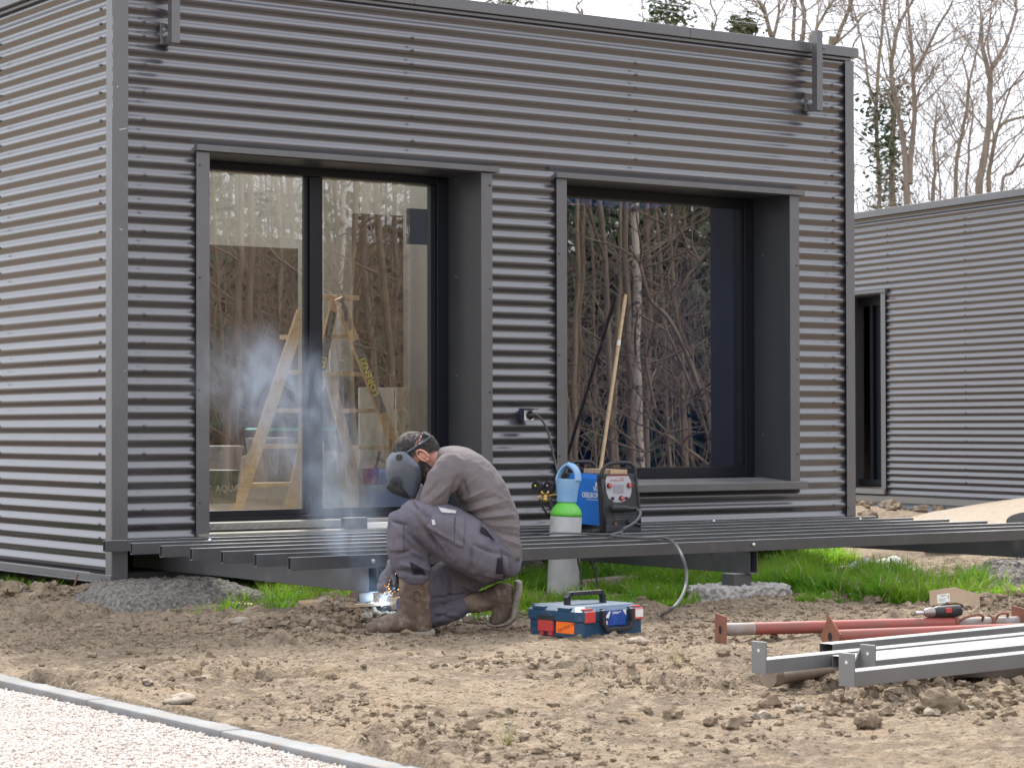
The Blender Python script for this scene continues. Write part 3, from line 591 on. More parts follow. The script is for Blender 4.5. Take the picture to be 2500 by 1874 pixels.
for px, i in ((512, 1), (2100, 1), (1742, 0)):
    p = at(px, 1320 if px == 512 else 1272, 'Y', -.1-.333*i); q = MB(); q.sphere((p[0], -.1-.333*i, .4), .012, 0, 10, 6); wchild(q, 'bolt', M['zinc'], deck, True)

# ------------------------------------------------------------------ footings
def footing(label, x, y, rx, ry, h, top, m=M['concrete'], seed=0, z0=-.03, sides=34, group=None):
    q = MB(); N = sides; rows = [(1.0, z0), (.93, z0+(h-z0)*.35), (.80, z0+(h-z0)*.68), (top+.03, h-.012), (top, h), (top*.5, h+.003)]
    for fr, z in rows:
        for j in range(N):
            a = 2*math.pi*j/N; ca, sa = math.cos(a), math.sin(a); sq = 1/max(abs(ca), abs(sa))**.45
            k = fr*sq*(1+.09*mnoise.noise(Vector((ca*2.4, sa*2.4, z*9+seed)))+.035*mnoise.noise(Vector((ca*8, sa*8, z*30+seed))))
            q.v.append((rx*k*ca, ry*k*sa, z))
    for i in range(len(rows)-1): q.f += [(i*N+j, i*N+(j+1) % N, (i+1)*N+(j+1) % N, (i+1)*N+j) for j in range(N)]
    q.f.append(tuple((len(rows)-1)*N+j for j in range(N))); q.m = [0]*len(q.f)
    o = q.build('concrete_footing', m, None, True); o.location = (x, y, 0)
    sd_ = o.modifiers.new('sub', 'SUBSURF'); sd_.subdivision_type = 'SIMPLE'; sd_.levels = sd_.render_levels = 3
    t = bpy.data.textures.new('rough', 'CLOUDS'); t.noise_scale = .026; dm = o.modifiers.new('rough', 'DISPLACE'); dm.texture = t; dm.strength = .045; dm.mid_level = .5
    return tag(o, label, 'footing', group)
M['paleconc'] = mat('pale_concrete', (0.40, 0.37, 0.34), (0.27, 0.25, 0.23), 18, 0.9, bump=.7, bscale=26, bdist=.02)
footing('large grey mound of rough concrete under the near corner of the cabin', .22, -.14, .60, .66, .176, .52, seed=1)
footing('flat pale concrete footing under the middle deck leg, grass on both sides', 2.70, -2.02, .36, .24, .150, .76, M['paleconc'], seed=5)
footing('grey concrete footing at the right picture edge below the last deck beam', 4.98, -2.02, .50, .40, .205, .55, seed=9)
footing('grey gravelly concrete footing in shade behind the gas cylinder foot', 2.70, .28, .42, .3, .19, .62, seed=13)
q = MB(); q.box((-.17, -.3, 0), (.17, .1, .012)); o = q.build('wooden_board', M['plywood']); o.location = (.32, -1.84, .158); o.rotation_euler = (0, 0, .1); tag(o, 'thin wooden packer board on the soil mound under the welded deck leg', 'board')
p = at(640, 1480, 'Z', .07); q = MB(); q.box((-.16, -.05, 0), (.20, .05, .014)); o = q.build('wooden_board', M['plywood'], None, False, .002); o.location = (p[0], p[1], .07); o.rotation_euler = (0, .05, -.5); tag(o, 'narrow wooden board lying in the grass left of the soil mound', 'board')
a, b = at(1405, 1432, 'Z', .08), at(1650, 1403, 'Z', .08); q = MB(); L = np.linalg.norm(b-a); q.box((0, -.06, -.03), (L, .06, .03)); o = q.build('timber_plank', mat('grey_timber', (.33, .27, .22), (.22, .18, .15), 5, .8, stretch=(1, 9, 9), bump=.2), None, False, .003)
o.location = a; o.rotation_euler = (0, 0, math.atan2(b[1]-a[1], b[0]-a[0])); tag(o, 'weathered timber plank lying in the grass behind the gas cylinder', 'plank')
a = at(165, 1478, 'Z', .05); b = wp(190, 1402, np.dot(a-CAM, cF)+.02); q = MB(); q.tube([a-(b-a)*.15, a*.5+b*.5, b], .0062, 8); o = q.build('rebar_stake', mat('rust', (.16, .065, .035), (.09, .04, .025), 40, .85), None, True); tag(o, 'thin rusty steel stake leaning out of the soil near the cabin corner', 'stake')

# ------------------------------------------------------------------ gas cylinder
base = np.array([2.318, -.93, .055])
cyl = thing('gas_cylinder', 'grey gas cylinder with green shoulder and pale blue guard standing between the deck tubes', 'gas cylinder', base)
tp = wp(1387, 1147, np.dot(base-CAM, cF)+.02); dv = V(tp-base).normalized(); cyl.rotation_euler = dv.to_track_quat('Z', 'X').to_euler()
M['cylgrey'] = mat('cylinder_grey', (0.50, 0.50, 0.49), (0.40, 0.39, 0.38), 7, 0.5, bump=.05, bscale=40)
M['cylgreen'] = mat('cylinder_green', (0.11, 0.46, 0.045), (0.22, 0.50, 0.15), 14, 0.5, thr=(.5, .68))
M['guard'] = mat('guard_blue', (0.20, 0.37, 0.60), (0.27, 0.44, 0.64), 9, 0.5, bump=.05, bscale=60)
M['brass'] = mat('brass', (0.50, 0.33, 0.12), (0.36, 0.22, 0.08), 30, 0.33, metal=.9)
M['rubber'] = mat('rubber', (0.016, 0.016, 0.018), rough=.65)
stain(M['cylgrey'], (.26, .21, .16), 12, .55, .7, .7, (1, 1, .4)); stain(M['cylgreen'], (.30, .30, .22), 26, .60, .66, .7); stain(M['guard'], (.42, .48, .52), 30, .6, .66, .6)
q = MB(); q.lathe([(.078, 0), (.0895, .012), (.0895, .443)], 36); q.build('cylinder_body', M['cylgrey'], cyl, 'auto')
q = MB(); q.lathe([(.0897, .443), (.0885, .462), (.081, .484), (.066, .504), (.052, .516), (.0475, .53), (.047, .555)], 36); q.build('shoulder', M['cylgreen'], cyl, True)
q = MB(); q.lathe([(.051, .522), (.056, .526), (.060, .575), (.066, .615), (.070, .640), (.0715, .648), (.0715, .655), (.066, .655), (.063, .64), (.056, .58), (.048, .53)], 36)
aim = math.atan2(-.57, .82)
H = [(-.062, .648), (-.058, .68), (-.046, .708), (-.022, .728), (.004, .734), (.030, .716), (.050, .686), (.063, .648)]
Mh = Matrix.Rotation(aim, 4, 'Z')
q.etube([(Mh @ Vector((x, 0, z)), .011 if i > 3 else .017, .036 if i < 4 else .024) for i, (x, z) in enumerate(H)], Mh @ Vector((0, 1, 0)), 14, 0, True, 4)
q.tube([Mh @ Vector((-.02, 0, .735)), Mh @ Vector((.004, 0, .742))], .009, 8)
q.build('valve_guard', M['guard'], cyl, 'auto')
q = MB(); A = math.radians(-56)
for j in range(6):
    a0, a1 = A-.33+j*.10, A-.33+(j+1)*.10; r0, r1 = .078, .064
    q.add([(r0*math.cos(a0), r0*math.sin(a0), .4905-.003*j), (r0*math.cos(a1), r0*math.sin(a1), .4905-.003*(j+1)), (r1*math.cos(a1), r1*math.sin(a1), .5075-.003*(j+1)), (r1*math.cos(a0), r1*math.sin(a0), .5075-.003*j)], [(0, 1, 2, 3)])
o = q.build('label', M['white'], cyl)
cylW = lambda px, py, dd=0.0: wp(px, py, np.dot(base-CAM, cF)+dd)
rb = cylW(1332, 1212, .02); q = MB()
q.sphere(rb, .020, 0, 16, 10, None, (1, 1, .85)); q.tube([rb, cylW(1352, 1207, .02), cylW(1375, 1206, .02)], .0075, 10); q.tube([cylW(1331, 1214, .02), cylW(1333, 1226, .015)], [.022, .016], 14); q.tube([cylW(1322, 1207, .015), cylW(1315, 1213, .01), cylW(1320, 1222, .01)], .008, 10)
q.tube([rb, cylW(1320, 1198, .01)], .008, 8); q.tube([rb, cylW(1340, 1198, .01)], .008, 8); 
bpy.context.view_layer.update()
reg = wchild(q, 'regulator', M['brass'], cyl, True)
for gx, gy, c in ((1313, 1187, (.75, .8, .05)), (1342, 1187, (.5, .5, .45))):
    c0 = cylW(gx, gy, .02); ax = V(-cF*.8-cR*.5-np.array([0, 0, .15])).normalized(); q = MB()
    Mg = frame(c0, ax.cross(Vector((0, 0, 1))), Vector((0, 0, 1))-ax*ax.z); 
    if (Mg.to_3x3() @ Vector((0, 0, 1))).dot(ax) < 0: Mg = Mg @ Matrix.Rotation(math.pi, 4, 'Y')
    q.lathe([(.027, -.022), (.031, -.016), (.0285, -.010), (.031, -.004), (.0285, .002), (.031, .008), (.032, .017), (.027, .018), (.025, .012)], 24, 0, Mg)
    q.lathe([(.006, .0125), (.0055, .0145)], 10, 1, Mg @ Matrix.Translation((-.008, .008, 0)))
    g = wchild(q, 'gauge', [M['rubber'], mat('dial_mark', c, rough=.4)], reg, 'auto')
q = MB(); q.tube([cylW(1340, 1222, .03), cylW(1350, 1240, .03)], [.018, .021], 14); wchild(q, 'adjusting_knob', M['rubber'], reg, 'auto')
q = MB(); q.tube([cylW(1320, 1220, .01), cylW(1324, 1236, .02), cylW(1332, 1249, .03), cylW(1344, 1262, .06), cylW(1362, 1276, .14)], .0055, 8); wchild(q, 'gas_hose', M['rubber'], reg, True)

# ------------------------------------------------------------------ welding machine
wa = math.radians(-9); wo = at(1478, 1299, 'Z', .402)
wm = thing('welding_machine', 'blue welding machine with black carrying handles standing on the deck tubes', 'welding machine', (wo[0]+.115, wo[1], .402), wa)
k = .000427; WX = lambda zx: (zx-1530)/460*.232; WZ = lambda zy: (1097-zy)*k
Mf = Matrix(((1, 0, 0, 0), (0, 0, -1, 0), (0, 1, 0, 0), (0, 0, 0, 1)))      # local xy poly -> x,z ; extrude towards -y
M['blue'] = mat('machine_blue', (0.006, 0.155, 0.60), (0.006, 0.18, 0.66), 5, 0.38, spec=.5, coat=.15, bump=.02, bscale=60)
M['bezel'] = mat('machine_bezel', (0.030, 0.031, 0.036), (0.042, 0.042, 0.047), 20, 0.5, bump=.1, bscale=120, bdist=.001)
M['panel'] = mat('machine_panel', (0.44, 0.43, 0.46), rough=.4)
M['red'] = mat('red_plastic', (0.55, 0.045, 0.04), (0.48, 0.05, 0.045), 20, .45)
stain(M['blue'], (.10, .17, .30), 18, .6, .72, .6); stain(M['bezel'], (.12, .105, .09), 16, .55, .72, .6); stain(M['black'], (.10, .085, .07), 14, .58, .74, .5); stain(M['panel'], (.32, .28, .25), 14, .55, .75, .5)
DEP = .50
q = MB(); q.prism([(-.098, .035), (.098, .035), (.098, .30), (.085, .327), (-.085, .327), (-.098, .30)], -DEP+.03, -.02, 0, Mf); q.box((-.0985, .05, .286), (.0985, DEP-.04, .2885), 0)
q.build('housing', M['blue'], wm, False, .004)
q = MB()
outl = [(1300, 1090), (1290, 900), (1280, 700), (1262, 480), (1258, 330), (1300, 320), (1600, 318), (1700, 320), (1715, 480), (1735, 700), (1752, 900), (1756, 1060), (1730, 1092)]
q.prism([(WX(a), WZ(b)) for a, b in outl], -.045, .012, 0, Mf); q.box((-.115, -.03, .0), (.115, .06, .04))
q.build('bezel', M['bezel'], wm, False, .005)
q = MB(); q.prism([(-.112, .0), (.112, .0), (.108, .33), (-.108, .33)], -DEP, -DEP+.035, 0, Mf); q.build('back_bezel', M['bezel'], wm, False, .005)
def hnd(pts, y, r=.0105, lean=0.0):
    q = MB(); q.tube([(WX(a), y+lean*i, WZ(b)) for i, (a, b) in enumerate(pts)], r, 12); return q
h1 = [(1262, 420), (1268, 330), (1290, 255), (1330, 205), (1390, 180), (1470, 172), (1580, 172), (1640, 184), (1682, 220), (1698, 280), (1700, 350), (1702, 420)]
hnd(h1, -.006, .0115).build('handle', M['black'], wm, True); hnd(h1, DEP-.03, .0115).build('handle', M['black'], wm, True)
for bp_ in ([(1712, 380), (1730, 600), (1748, 850), (1752, 1050)], [(1268, 380), (1284, 600), (1296, 850), (1304, 1060)]): hnd(bp_, -.014, .009).build('side_bumper', M['black'], wm, True)
po = [(1310, 415), (1328, 352), (1605, 348), (1642, 425), (1645, 560), (1632, 620), (1590, 672), (1500, 705), (1420, 695), (1355, 650), (1322, 560)]
q = MB(); q.prism([(WX(a), WZ(b)) for a, b in po], .0115, .0145, 0, Mf)
q.prism([(WX(1340), WZ(352)), (WX(1590), WZ(350)), (WX(1592), WZ(340)), (WX(1338), WZ(342))], .0115, .0148, 1, Mf)
pn = q.build('control_panel', [M['panel'], M['red']], wm)
q = MB(); text_into(q, 'CITOMIG 273 SW', Mf @ Matrix.Translation((WX(1458), WZ(408), .015)), .0115, 0); text_into(q, 'PULSE', Mf @ Matrix.Translation((WX(1522), WZ(381), .015)), .008, 0); q.build('panel_text', M['red'], pn)
q = MB(); q.box((WX(1412), -.0165, WZ(578)), (WX(1540), -.0148, WZ(465))); q.build('display', mat('lcd', (.30, .29, .33), rough=.2), pn)
for a, b in ((1355, 475), (1612, 475), (1512, 645)):
    q = MB(); T = Matrix.Translation((WX(a), -.0146, WZ(b))) @ Matrix.Rotation(math.pi/2, 4, 'X'); q.lathe([(.0145, 0), (.013, .018)], 18, 0, T); q.lathe([(.0128, .0182), (.0115, .0205)], 18, 1, T)
    q.box((-.001, .001, .0206), (.001, .011, .0212), 2, T @ Matrix.Rotation(.4*(a-1480)/130, 4, 'Z')); q.build('knob', [M['black'], M['red'], M['white']], pn, 'auto')
for a in (1400, 1578): q = MB(); q.box((WX(a-20), -.0205, WZ(668)), (WX(a+20), -.0148, WZ(628))); q.build('button', M['black'], pn, False, .001)
q = MB(); q.tube([(WX(1360), -.036, WZ(785)), (WX(1380), -.04, WZ(772)), (WX(1540), -.042, WZ(780)), (WX(1560), -.042, WZ(782)), (WX(1680), -.04, WZ(790))], [.017, .022, .021, .015, .0125], 16); q.build('torch_plug', M['black'], wm, True)
q = MB(); 
for b in (858, 893, 925): q.box((WX(1430), -.0135, WZ(b)), (WX(1690), -.0122, WZ(b-9)), 0)
q.build('vent_slots', mat('slot_edge', (.12, .12, .13), rough=.5), wm)
q = MB(); T = Matrix.Translation((WX(1438), -.012, WZ(985))) @ Matrix.Rotation(math.pi/2, 4, 'X'); q.lathe([(.017, 0), (.016, .007)], 18, 0, T); q.lathe([(.009, .0072), (.008, .009)], 8, 1, T); q.build('earth_socket', [M['black'], M['brass']], wm, 'auto')
q = MB(); q.tube([(WX(1575), -.03, WZ(955)), (WX(1740), -.032, WZ(1015))], [.012, .010], 12, 0); q.build('earth_plug', M['black'], wm, True)
Ms = Matrix(((0, 0, -1, -.0995), (-1, 0, 0, 0), (0, 1, 0, 0), (0, 0, 0, 1)))       # local xy on the -x side: x -> -y
q = MB(); 
def sq(y0, z0, y1, z1, kk=0): q.box((-.1000, y0, z0), (-.0980, y1, z1), kk)
fy_, fz = .165, .185                                    # logo on the blue side
text_into(q, 'OERLIKON', Matrix(((0, 0, -1, -.0984), (-1, 0, 0, .085), (0, 1, 0, .205), (0, 0, 0, 1))), .043, 0, .001, 'RIGHT', .0004)
sq(.083, .179, .235, .182)
for (a, b, ww, hh) in ((.087, .228, .022, .030), (.106, .258, .022, .024), (.128, .245, .009, .013), (.119, .236, .006, .009), (.135, .233, .012, .013), (.147, .247, .008, .009)): sq(a, b, a+ww, b+hh)
sq(.040, .222, .063, .275, 1)
q.build('side_logo', [M['white'], M['black']], wm)
q = MB(); q.box((-.05, -.215, 0), (.055, .215, .026)); pk = q.build('wood_block', M['plywood'], None, False, .002); bpy.context.view_layer.update()
c = wm.matrix_world @ Vector((.0, .20, .3295)); pk.location = c; pk.rotation_euler = (0, 0, wa-.12); tag(pk, 'short pale wood plank lying on top of the blue welding machine', 'plank')
q = MB(); q.box((-.03, -.05, 0), (.03, .05, .012)); o = q.build('paper_packet', M['white'], None, False, .003); o.location = wm.matrix_world @ Vector((.06, .33, .330)); tag(o, 'small white packet on the blue welding machine beside the wood plank', 'packet')
# cables
M['cable'] = mat('grey_cable', (0.085, 0.085, 0.09), (0.11, 0.11, 0.11), 30, .5)
def smooth_path(P, n=8):
    P = [V(p) for p in P]; out = []
    for i in range(len(P)-1):
        p0, p1, p2, p3 = P[max(i-1, 0)], P[i], P[i+1], P[min(i+2, len(P)-1)]
        for j in range(n):
            t = j/n; out.append(0.5*((2*p1)+(p2-p0)*t+(2*p0-5*p1+4*p2-p3)*t*t+(3*p1-p0-3*p2+p3)*t**3))
    out.append(P[-1]); return out
W_ = lambda a, y, b: wm.matrix_world @ Vector((WX(a), y, WZ(b)))
P = [W_(1680, -.04, 790), W_(1690, -.075, 830), W_(1640, -.10, 910), W_(1550, -.11, 985), W_(1450, -.11, 1040), W_(1395, -.12, 1085)]
P += [(x, y, .412) for x, y, _ in (at(1492, 1305, 'Z', .412), at(1510, 1309, 'Z', .412), at(1570, 1312, 'Z', .412))]
P += [at(1615, 1312, 'Z', .411), at(1640, 1320, 'Y', -2.14), wp(1662, 1350, 11.0+.55), wp(1676, 1400, 11.5), wp(1668, 1448, 11.3), wp(1640, 1486, 11.05), at(1600, 1502, 'Z', .062), at(1540, 1500, 'Z', .06), at(1450, 1500, 'Z', .06), at(1350, 1500, 'Z', .062), at(1286, 1494, 'Z', .07), at(1262, 1487, 'Z', .06), at(1220, 1480, 'Z', .06)]
q = MB(); q.tube(smooth_path(P), .0085, 10); tag(q.build('torch_cable', M['cable'], None, True), 'thick grey torch cable looping from the welding machine over the deck edge to the ground', 'cable')
P = [W_(1450, -.10, 1030), W_(1380, -.13, 1085), at(1480, 1304, 'Z', .41), at(1430, 1302, 'Z', .41), at(1380, 1301, 'Z', .41), at(1345, 1301, 'Z', .41), at(1325, 1305, 'Z', .40), at(1312, 1311, 'Z', .36)]
q = MB(); q.tube(smooth_path(P), .006, 8); tag(q.build('earth_cable', M['cable'], None, True), 'thin grey earth cable lying flat on the deck tubes in front of the gas cylinder', 'cable')
P = [at(1468, 1287, 'Z', .41), at(1467, 1277, 'Z', .435), at(1440, 1274, 'Z', .44), at(1405, 1277, 'Z', .42), at(1384, 1285, 'Z', .41), at(1390, 1294, 'Z', .41), at(1420, 1295, 'Z', .41)]
P = [V(p)+Vector((-.0, -.1, .0)) for p in P]
q = MB(); q.tube(smooth_path(P), .0055, 8); tag(q.build('looped_cable', M['rubber'], None, True), 'loop of thin black cable between gas cylinder and welding machine', 'cable')
for (xa, ya, xb, yb, lb) in ((1412, 1370, 1420, 1436, 'black cable hanging below the deck just right of the gas cylinder'), (1446, 1370, 1458, 1436, 'black cable hanging below the deck, second from the gas cylinder')):
    q = MB(); a = at(xa, ya, 'Y', -1.2); b = at(xb, yb, 'Y', -1.25); q.tube(smooth_path([a+np.array([0, 0, .08]), a, (a+b)/2+np.array([.008, 0, 0]), b, b-np.array([0, 0, .05])]), .006, 8); tag(q.build('hanging_cable', M['rubber'], None, True), lb, 'cable')
P = [(sx, -.07, sz-.003), (sx+.02, -.10, sz-.004), at(1312, 1013, 'Y', -.11), at(1330, 1036, 'Y', -.09), at(1342, 1070, 'Y', -.07), at(1350, 1105, 'Y', -.06), at(1358, 1138, 'Y', -.06), at(1366, 1165, 'Y', -.10), at(1372, 1200, 'Y', -.18), at(1376, 1240, 'Z', .5)]
q = MB(); q.tube(smooth_path(P), .0068, 8); pc = q.build('power_cable', M['cable'], None, True); tag(pc, 'dark power cable hanging from the wall socket down behind the welding machine', 'cable')
q = MB(); T = Matrix.Translation((sx, -.0665, sz-.003)) @ Matrix.Rotation(math.pi/2, 4, 'X'); q.lathe([(.024, 0), (.026, .012), (.020, .03), (.011, .045)], 20, 0, T); q.build('plug', M['black'], pc, True)
P = [at(1250, 1330, 'Y', -1.9), at(1240, 1366, 'Y', -1.95), at(1222, 1412, 'Y', -2.0)]
q = MB(); q.tube(smooth_path(P), .007, 8); tag(q.build('hanging_cable', M['cable'], None, True), 'grey cable hanging below the deck right behind the welder', 'cable')

# ------------------------------------------------------------------ tool case
co = at(1416, 1559, 'Z', .052); ca = math.radians(8)
tcse = thing('tool_case', 'dark blue plastic tool case with black handle and red catches on the soil', 'tool case', (co[0], co[1], .052), ca)
M['navy'] = mat('navy_plastic', (0.008, 0.048, 0.105), (0.014, 0.06, 0.12), 14, 0.42, .6, bump=.05, bscale=80, bdist=.001)
stain(M['navy'], (.15, .15, .15), 16, .57, .70, .6); stain(M['navy'], (.30, .24, .17), 6, .60, .72, .5); stain(M['red'], (.30, .16, .12), 20, .58, .7, .6); CWd, CD = .44, .37
def oct_(x0, y0, x1, y1, c): return [(x0+c, y0), (x1-c, y0), (x1, y0+c), (x1, y1-c), (x1-c, y1), (x0+c, y1), (x0, y1-c), (x0, y0+c)]
q = MB(); q.prism(oct_(.008, .008, CWd-.008, CD-.008, .03), 0, .072); q.build('tray', M['navy'], tcse, False, .004)
q = MB(); q.prism(oct_(0, 0, CWd, CD, .032), .0725, .118)
a_, b_ = oct_(.002, .002, CWd-.002, CD-.002, .032), oct_(.035, .035, CWd-.035, CD-.035, .03)
q.add([(x, y, .1182) for x, y in a_]+[(x, y, .138) for x, y in b_], [(i, (i+1) % 8, 8+(i+1) % 8, 8+i) for i in range(8)]+[tuple(range(8, 16))])
for yy in (.07, .235): q.box((-.001, yy, .118), (.035, yy+.075, .134))
q.box((.05, CD-.03, .118), (.12, CD, .136)); q.box((.27, CD-.03, .118), (.36, CD+.004, .137)); q.box((.14, -.003, .085), (.145, .03, .13)); q.box((.315, -.003, .085), (.32, .03, .13))
q.build('lid', M['navy'], tcse, False, .003)
q = MB()                                                # carrying handle over the lid
hp = [(.10, .12), (.10, .168), (.118, .186), (.312, .186), (.33, .168), (.33, .12)]
for i in range(5):
    (xa, za), (xb, zb) = hp[i], hp[i+1]; d = Vector((xb-xa, 0, zb-za)); Mq = frame(((xa+xb)/2, .185, (za+zb)/2), d, (0, 1, 0)); q.box((-d.length/2-.006, -.014, -.0095), (d.length/2+.006, .014, .0095), 0, Mq)
for xx in (.10, .33):
    for zz in (.128, .142, .156): q.box((xx-.0105, .168, zz), (xx+.0105, .2015, zz+.004))
q.build('carry_handle', M['black'], tcse, False, .003)
q = MB(); q.box((-.0075, .172, .022), (.006, .268, .071)); q.box((-.004, .178, .004), (.01, .205, .021)); q.box((-.004, .236, .004), (.01, .262, .021)); q.build('latch', M['red'], tcse, False, .002)
q = MB(); q.box((-.003, .165, .0715), (.004, .275, .093)); q.build('latch_recess', M['black'], tcse)
for xx in (.032, .343): q = MB(); q.box((xx, -.0065, .068), (xx+.062, .012, .1185)); q.box((xx, .0122, .1183), (xx+.062, .03, .131), 0); q.build('catch', M['red'] , tcse, False, .002)
q = MB(); q.box((.350, -.0078, .078), (.400, -.0067, .114)); q.build('paper_label', M['white'], tcse)
q = MB(); q.box((.0055, .045, .018), (.0078, .160, .070)); q.build('orange_sticker', mat('sticker', (.95, .18, .01), rough=.6), tcse)
q = MB(); text_into(q, '26010958 18', Matrix(((0, 0, -1, .0053), (-.94, .34, 0, .098), (.34, .94, 0, .044), (0, 0, 0, 1))), .021, 0, .0003); q.build('handwriting', mat('ink', (.22, .03, .01), rough=.6), tcse)
q = MB(); hp = [(.130, .118), (.130, .060), (.150, .033), (.295, .033), (.315, .060), (.315, .118)]
for i in range(5):
    (xa, za), (xb, zb) = hp[i], hp[i+1]; d = Vector((xb-xa, 0, zb-za)); Mq = frame(((xa+xb)/2, -.018, (za+zb)/2), d, (0, 1, 0)); q.box((-d.length/2-.005, -.012, -.009), (d.length/2+.005, .012, .009), 0, Mq)
q.build('front_handle', M['black'], tcse, False, .003)
q = MB(); q.box((.152, -.0022, .050), (.293, -.0005, .117)); lab = q.build('blue_label', mat('blue_label', (.004, .02, .16), (.02, .10, .42), 16, .3), tcse)
q = MB(); q.prism([(.152, .085), (.190, .117), (.192, .112), (.180, .083)], .0023, .0030, 0, Mf); q.prism([(.270, .117), (.293, .090), (.293, .117)], .0023, .0030, 0, Mf); q.box((.205, -.003, .107), (.262, -.0023, .110)); q.box((.205, -.003, .1015), (.245, -.0023, .104)); q.box((.154, -.003, .055), (.172, -.0023, .072)); q.build('label_print', M['white'], lab)
q = MB(); 
for i in range(26): a = random.uniform(0, 6.28); rr = random.random()**.5*.028; q.box((.235+rr*math.cos(a)*1.3, .048+rr*math.sin(a)*.6, .1295), (.235+rr*math.cos(a)*1.3+.008, .048+rr*math.sin(a)*.6+.005, .1345))
q.build('scuff_mark', M['white'], tcse)

# ------------------------------------------------------------------ grey beams, props, pipe, drill, box
ba = math.radians(6.4); bdv = np.array([math.cos(ba), math.sin(ba), 0]); bpv = np.array([-math.sin(ba), math.cos(ba), 0])
def beam(label, p, w_, h, L, plate=None):
    t = thing('grey_beam', label, 'steel beam', p, ba, 'grey steel beams stacked on the soil')
    q = MB(); q.rtube((0.004, w_/2, h/2), (L, w_/2, h/2), w_, h, .003); q.build('tube', M['rail'], t, False, .003)
    if plate:
        q = MB(); x0, x1, y0, y1, z1 = plate; q.box((x0, y0, -.002), (x1, y1, z1)); q.build('end_plate', M['rail'], t, False, .001)
        q = MB(); T = Matrix.Translation((x0-.0008, (y0+y1)/2, z1-.032)) @ Matrix.Rotation(math.pi/2, 4, 'Y'); q.lathe([(.006, 0), (.006, .0006)], 14, 0, T); q.build('bolt_hole', M['white'], t)
    return t
A0 = at(1871, 1644, 'Z', .112); B0 = at(2087, 1676, 'Z', .108); C0 = at(2138, 1645, 'Z', .110); E0 = at(2032, 1603, 'Z', .112)
beam('grey steel beam with upright end plate lying across the pale pipe, furthest left', A0, .070, .050, 3.4, (-.003, .003, 0, .07, .114))
beam('grey steel beam at the very front of the stack with an upright end plate', B0, .070, .052, 3.4, (-.003, .003, 0, .07, .114))
beam('grey steel beam behind the front one with a bent double end plate', C0, .07, .050, 3.3, (-.003, .003, 0, .07, .104))
D0 = C0+bpv*.078+bdv*.05; wD = max(.06, float(np.dot(A0-C0, bpv))-.086); beam('wide flat grey steel beam in the middle of the stack with glaring top', D0, wD, .046, 3.3)
beam('grey steel beam at the back of the stack with open cut end and no plate', E0, .070, .050, 3.4)
q = MB(); q.prism([(-.06, 0), (.0, 0), (.0, .09)], -.003, .003, 0, frame(C0+bpv*.072+bdv*0.0, bdv, (0, 0, 1))); g_ = q.build('gusset_plate', M['rail']); tag(g_, 'small triangular grey plate standing behind the bent double end plate', 'steel plate')
a = at(1876, 1655, 'Z', .078); M['pvc'] = mat('beige_pipe', (.34, .27, .20), (.26, .20, .15), 10, .5)
pd = bdv*.97+bpv*.24; q = MB(); T = frame(a-bdv*.0, (0, 0, 1), np.cross(pd, [0, 0, 1]), None); Rm = V(pd).to_track_quat('Z', 'Y').to_matrix().to_4x4(); Rm.translation = V(a)
q.lathe([(.030, .0), (.0335, .0), (.0335, .03), (.036, .036), (.036, .046), (.0325, .05), (.036, .056), (.036, .064), (.032, .07), (.032, 1.6), (.029, 1.6), (.029, .01)], 24, 0, Rm)
tag(q.build('drain_pipe', M['pvc'], None, 'auto'), 'beige plastic drain pipe with ribbed socket under the left grey beam', 'pipe')
M['propred'] = mat('prop_red', (.34, .07, .055), (.22, .085, .065), 9, .55, bump=.05, bscale=50, stretch=(1, 3, 3))
M['propgrey'] = mat('prop_grey', (.34, .32, .31), (.26, .20, .17), 12, .55)
M['rustplate'] = mat('rusty_plate', (.27, .10, .06), (.19, .085, .055), 14, .8)
def prop(label, a, b, L, tilt, grey):
    d = V(b-a).normalized(); t = thing('steel_prop', label, 'steel prop', a, 0, 'red steel props on the soil')
    t.rotation_euler = d.to_track_quat('X', 'Z').to_euler(); g_ = MB()
    if grey: g_.tube([(0, 0, 0), (grey, 0, 0)], .0282, 18, 1)
    g_.tube([(grey, 0, 0), (L*.78, 0, 0)], .028, 18, 0); g_.build('outer_tube', [M['propred'], M['propgrey']], t, 'auto')
    q = MB(); q.tube([(L*.78, 0, 0), (L, 0, 0)], .024, 16); q.build('inner_tube', M['propgrey'], t, 'auto')
    for nm, xx in (('base_plate', -.004), ('head_plate', L)):
        q = MB(); T = Matrix.Translation((xx, 0, 0)) @ Matrix.Rotation(tilt, 4, 'X'); s_ = .066
        q.box((-.003, -s_, -s_), (.003, s_, s_), 0, T); pl = q.build(nm, M['rustplate'], t, False, .002)
        q = MB(); q.tube([(xx-.0036, 0, 0), (xx-.0032, 0, 0)], .019, 16); q.build('plate_hole', M['void'], pl)
    q = MB(); q.tube([(L*.775, 0, 0), (L*.785, 0, 0)], .034, 16); q.tube([(L*.90, 0, 0), (L*.91, 0, 0)], .034, 16)
    q.tube(smooth_path([(L*.785, -.03, .012), (L*.80, -.05, .03), (L*.84, -.05, .04), (L*.86, -.045, .03), (L*.865, -.02, .01)], 5), .0065, 8); q.tube(smooth_path([(L*.91, -.02, .01), (L*.92, -.04, .04), (L*.95, -.03, .04), (L*.96, -.0, .02)], 5), .006, 8)
    q.build('locking_pin', M['rustplate'], t, 'auto'); return t
a, b = at(1762, 1536, 'Z', .108), at(2487, 1516, 'Z', .108); Lp = np.linalg.norm(b-a)
prop('red steel prop with grey painted end lying behind, cordless drill resting on it', a, b, Lp, .05, .15)
a2, b2_ = at(2030, 1553, 'Z', .108), at(2620, 1531, 'Z', .108); prop('red steel prop in front of the other, its square plate tipped on a corner', a2, b2_, 1.25, .62, 0.0)
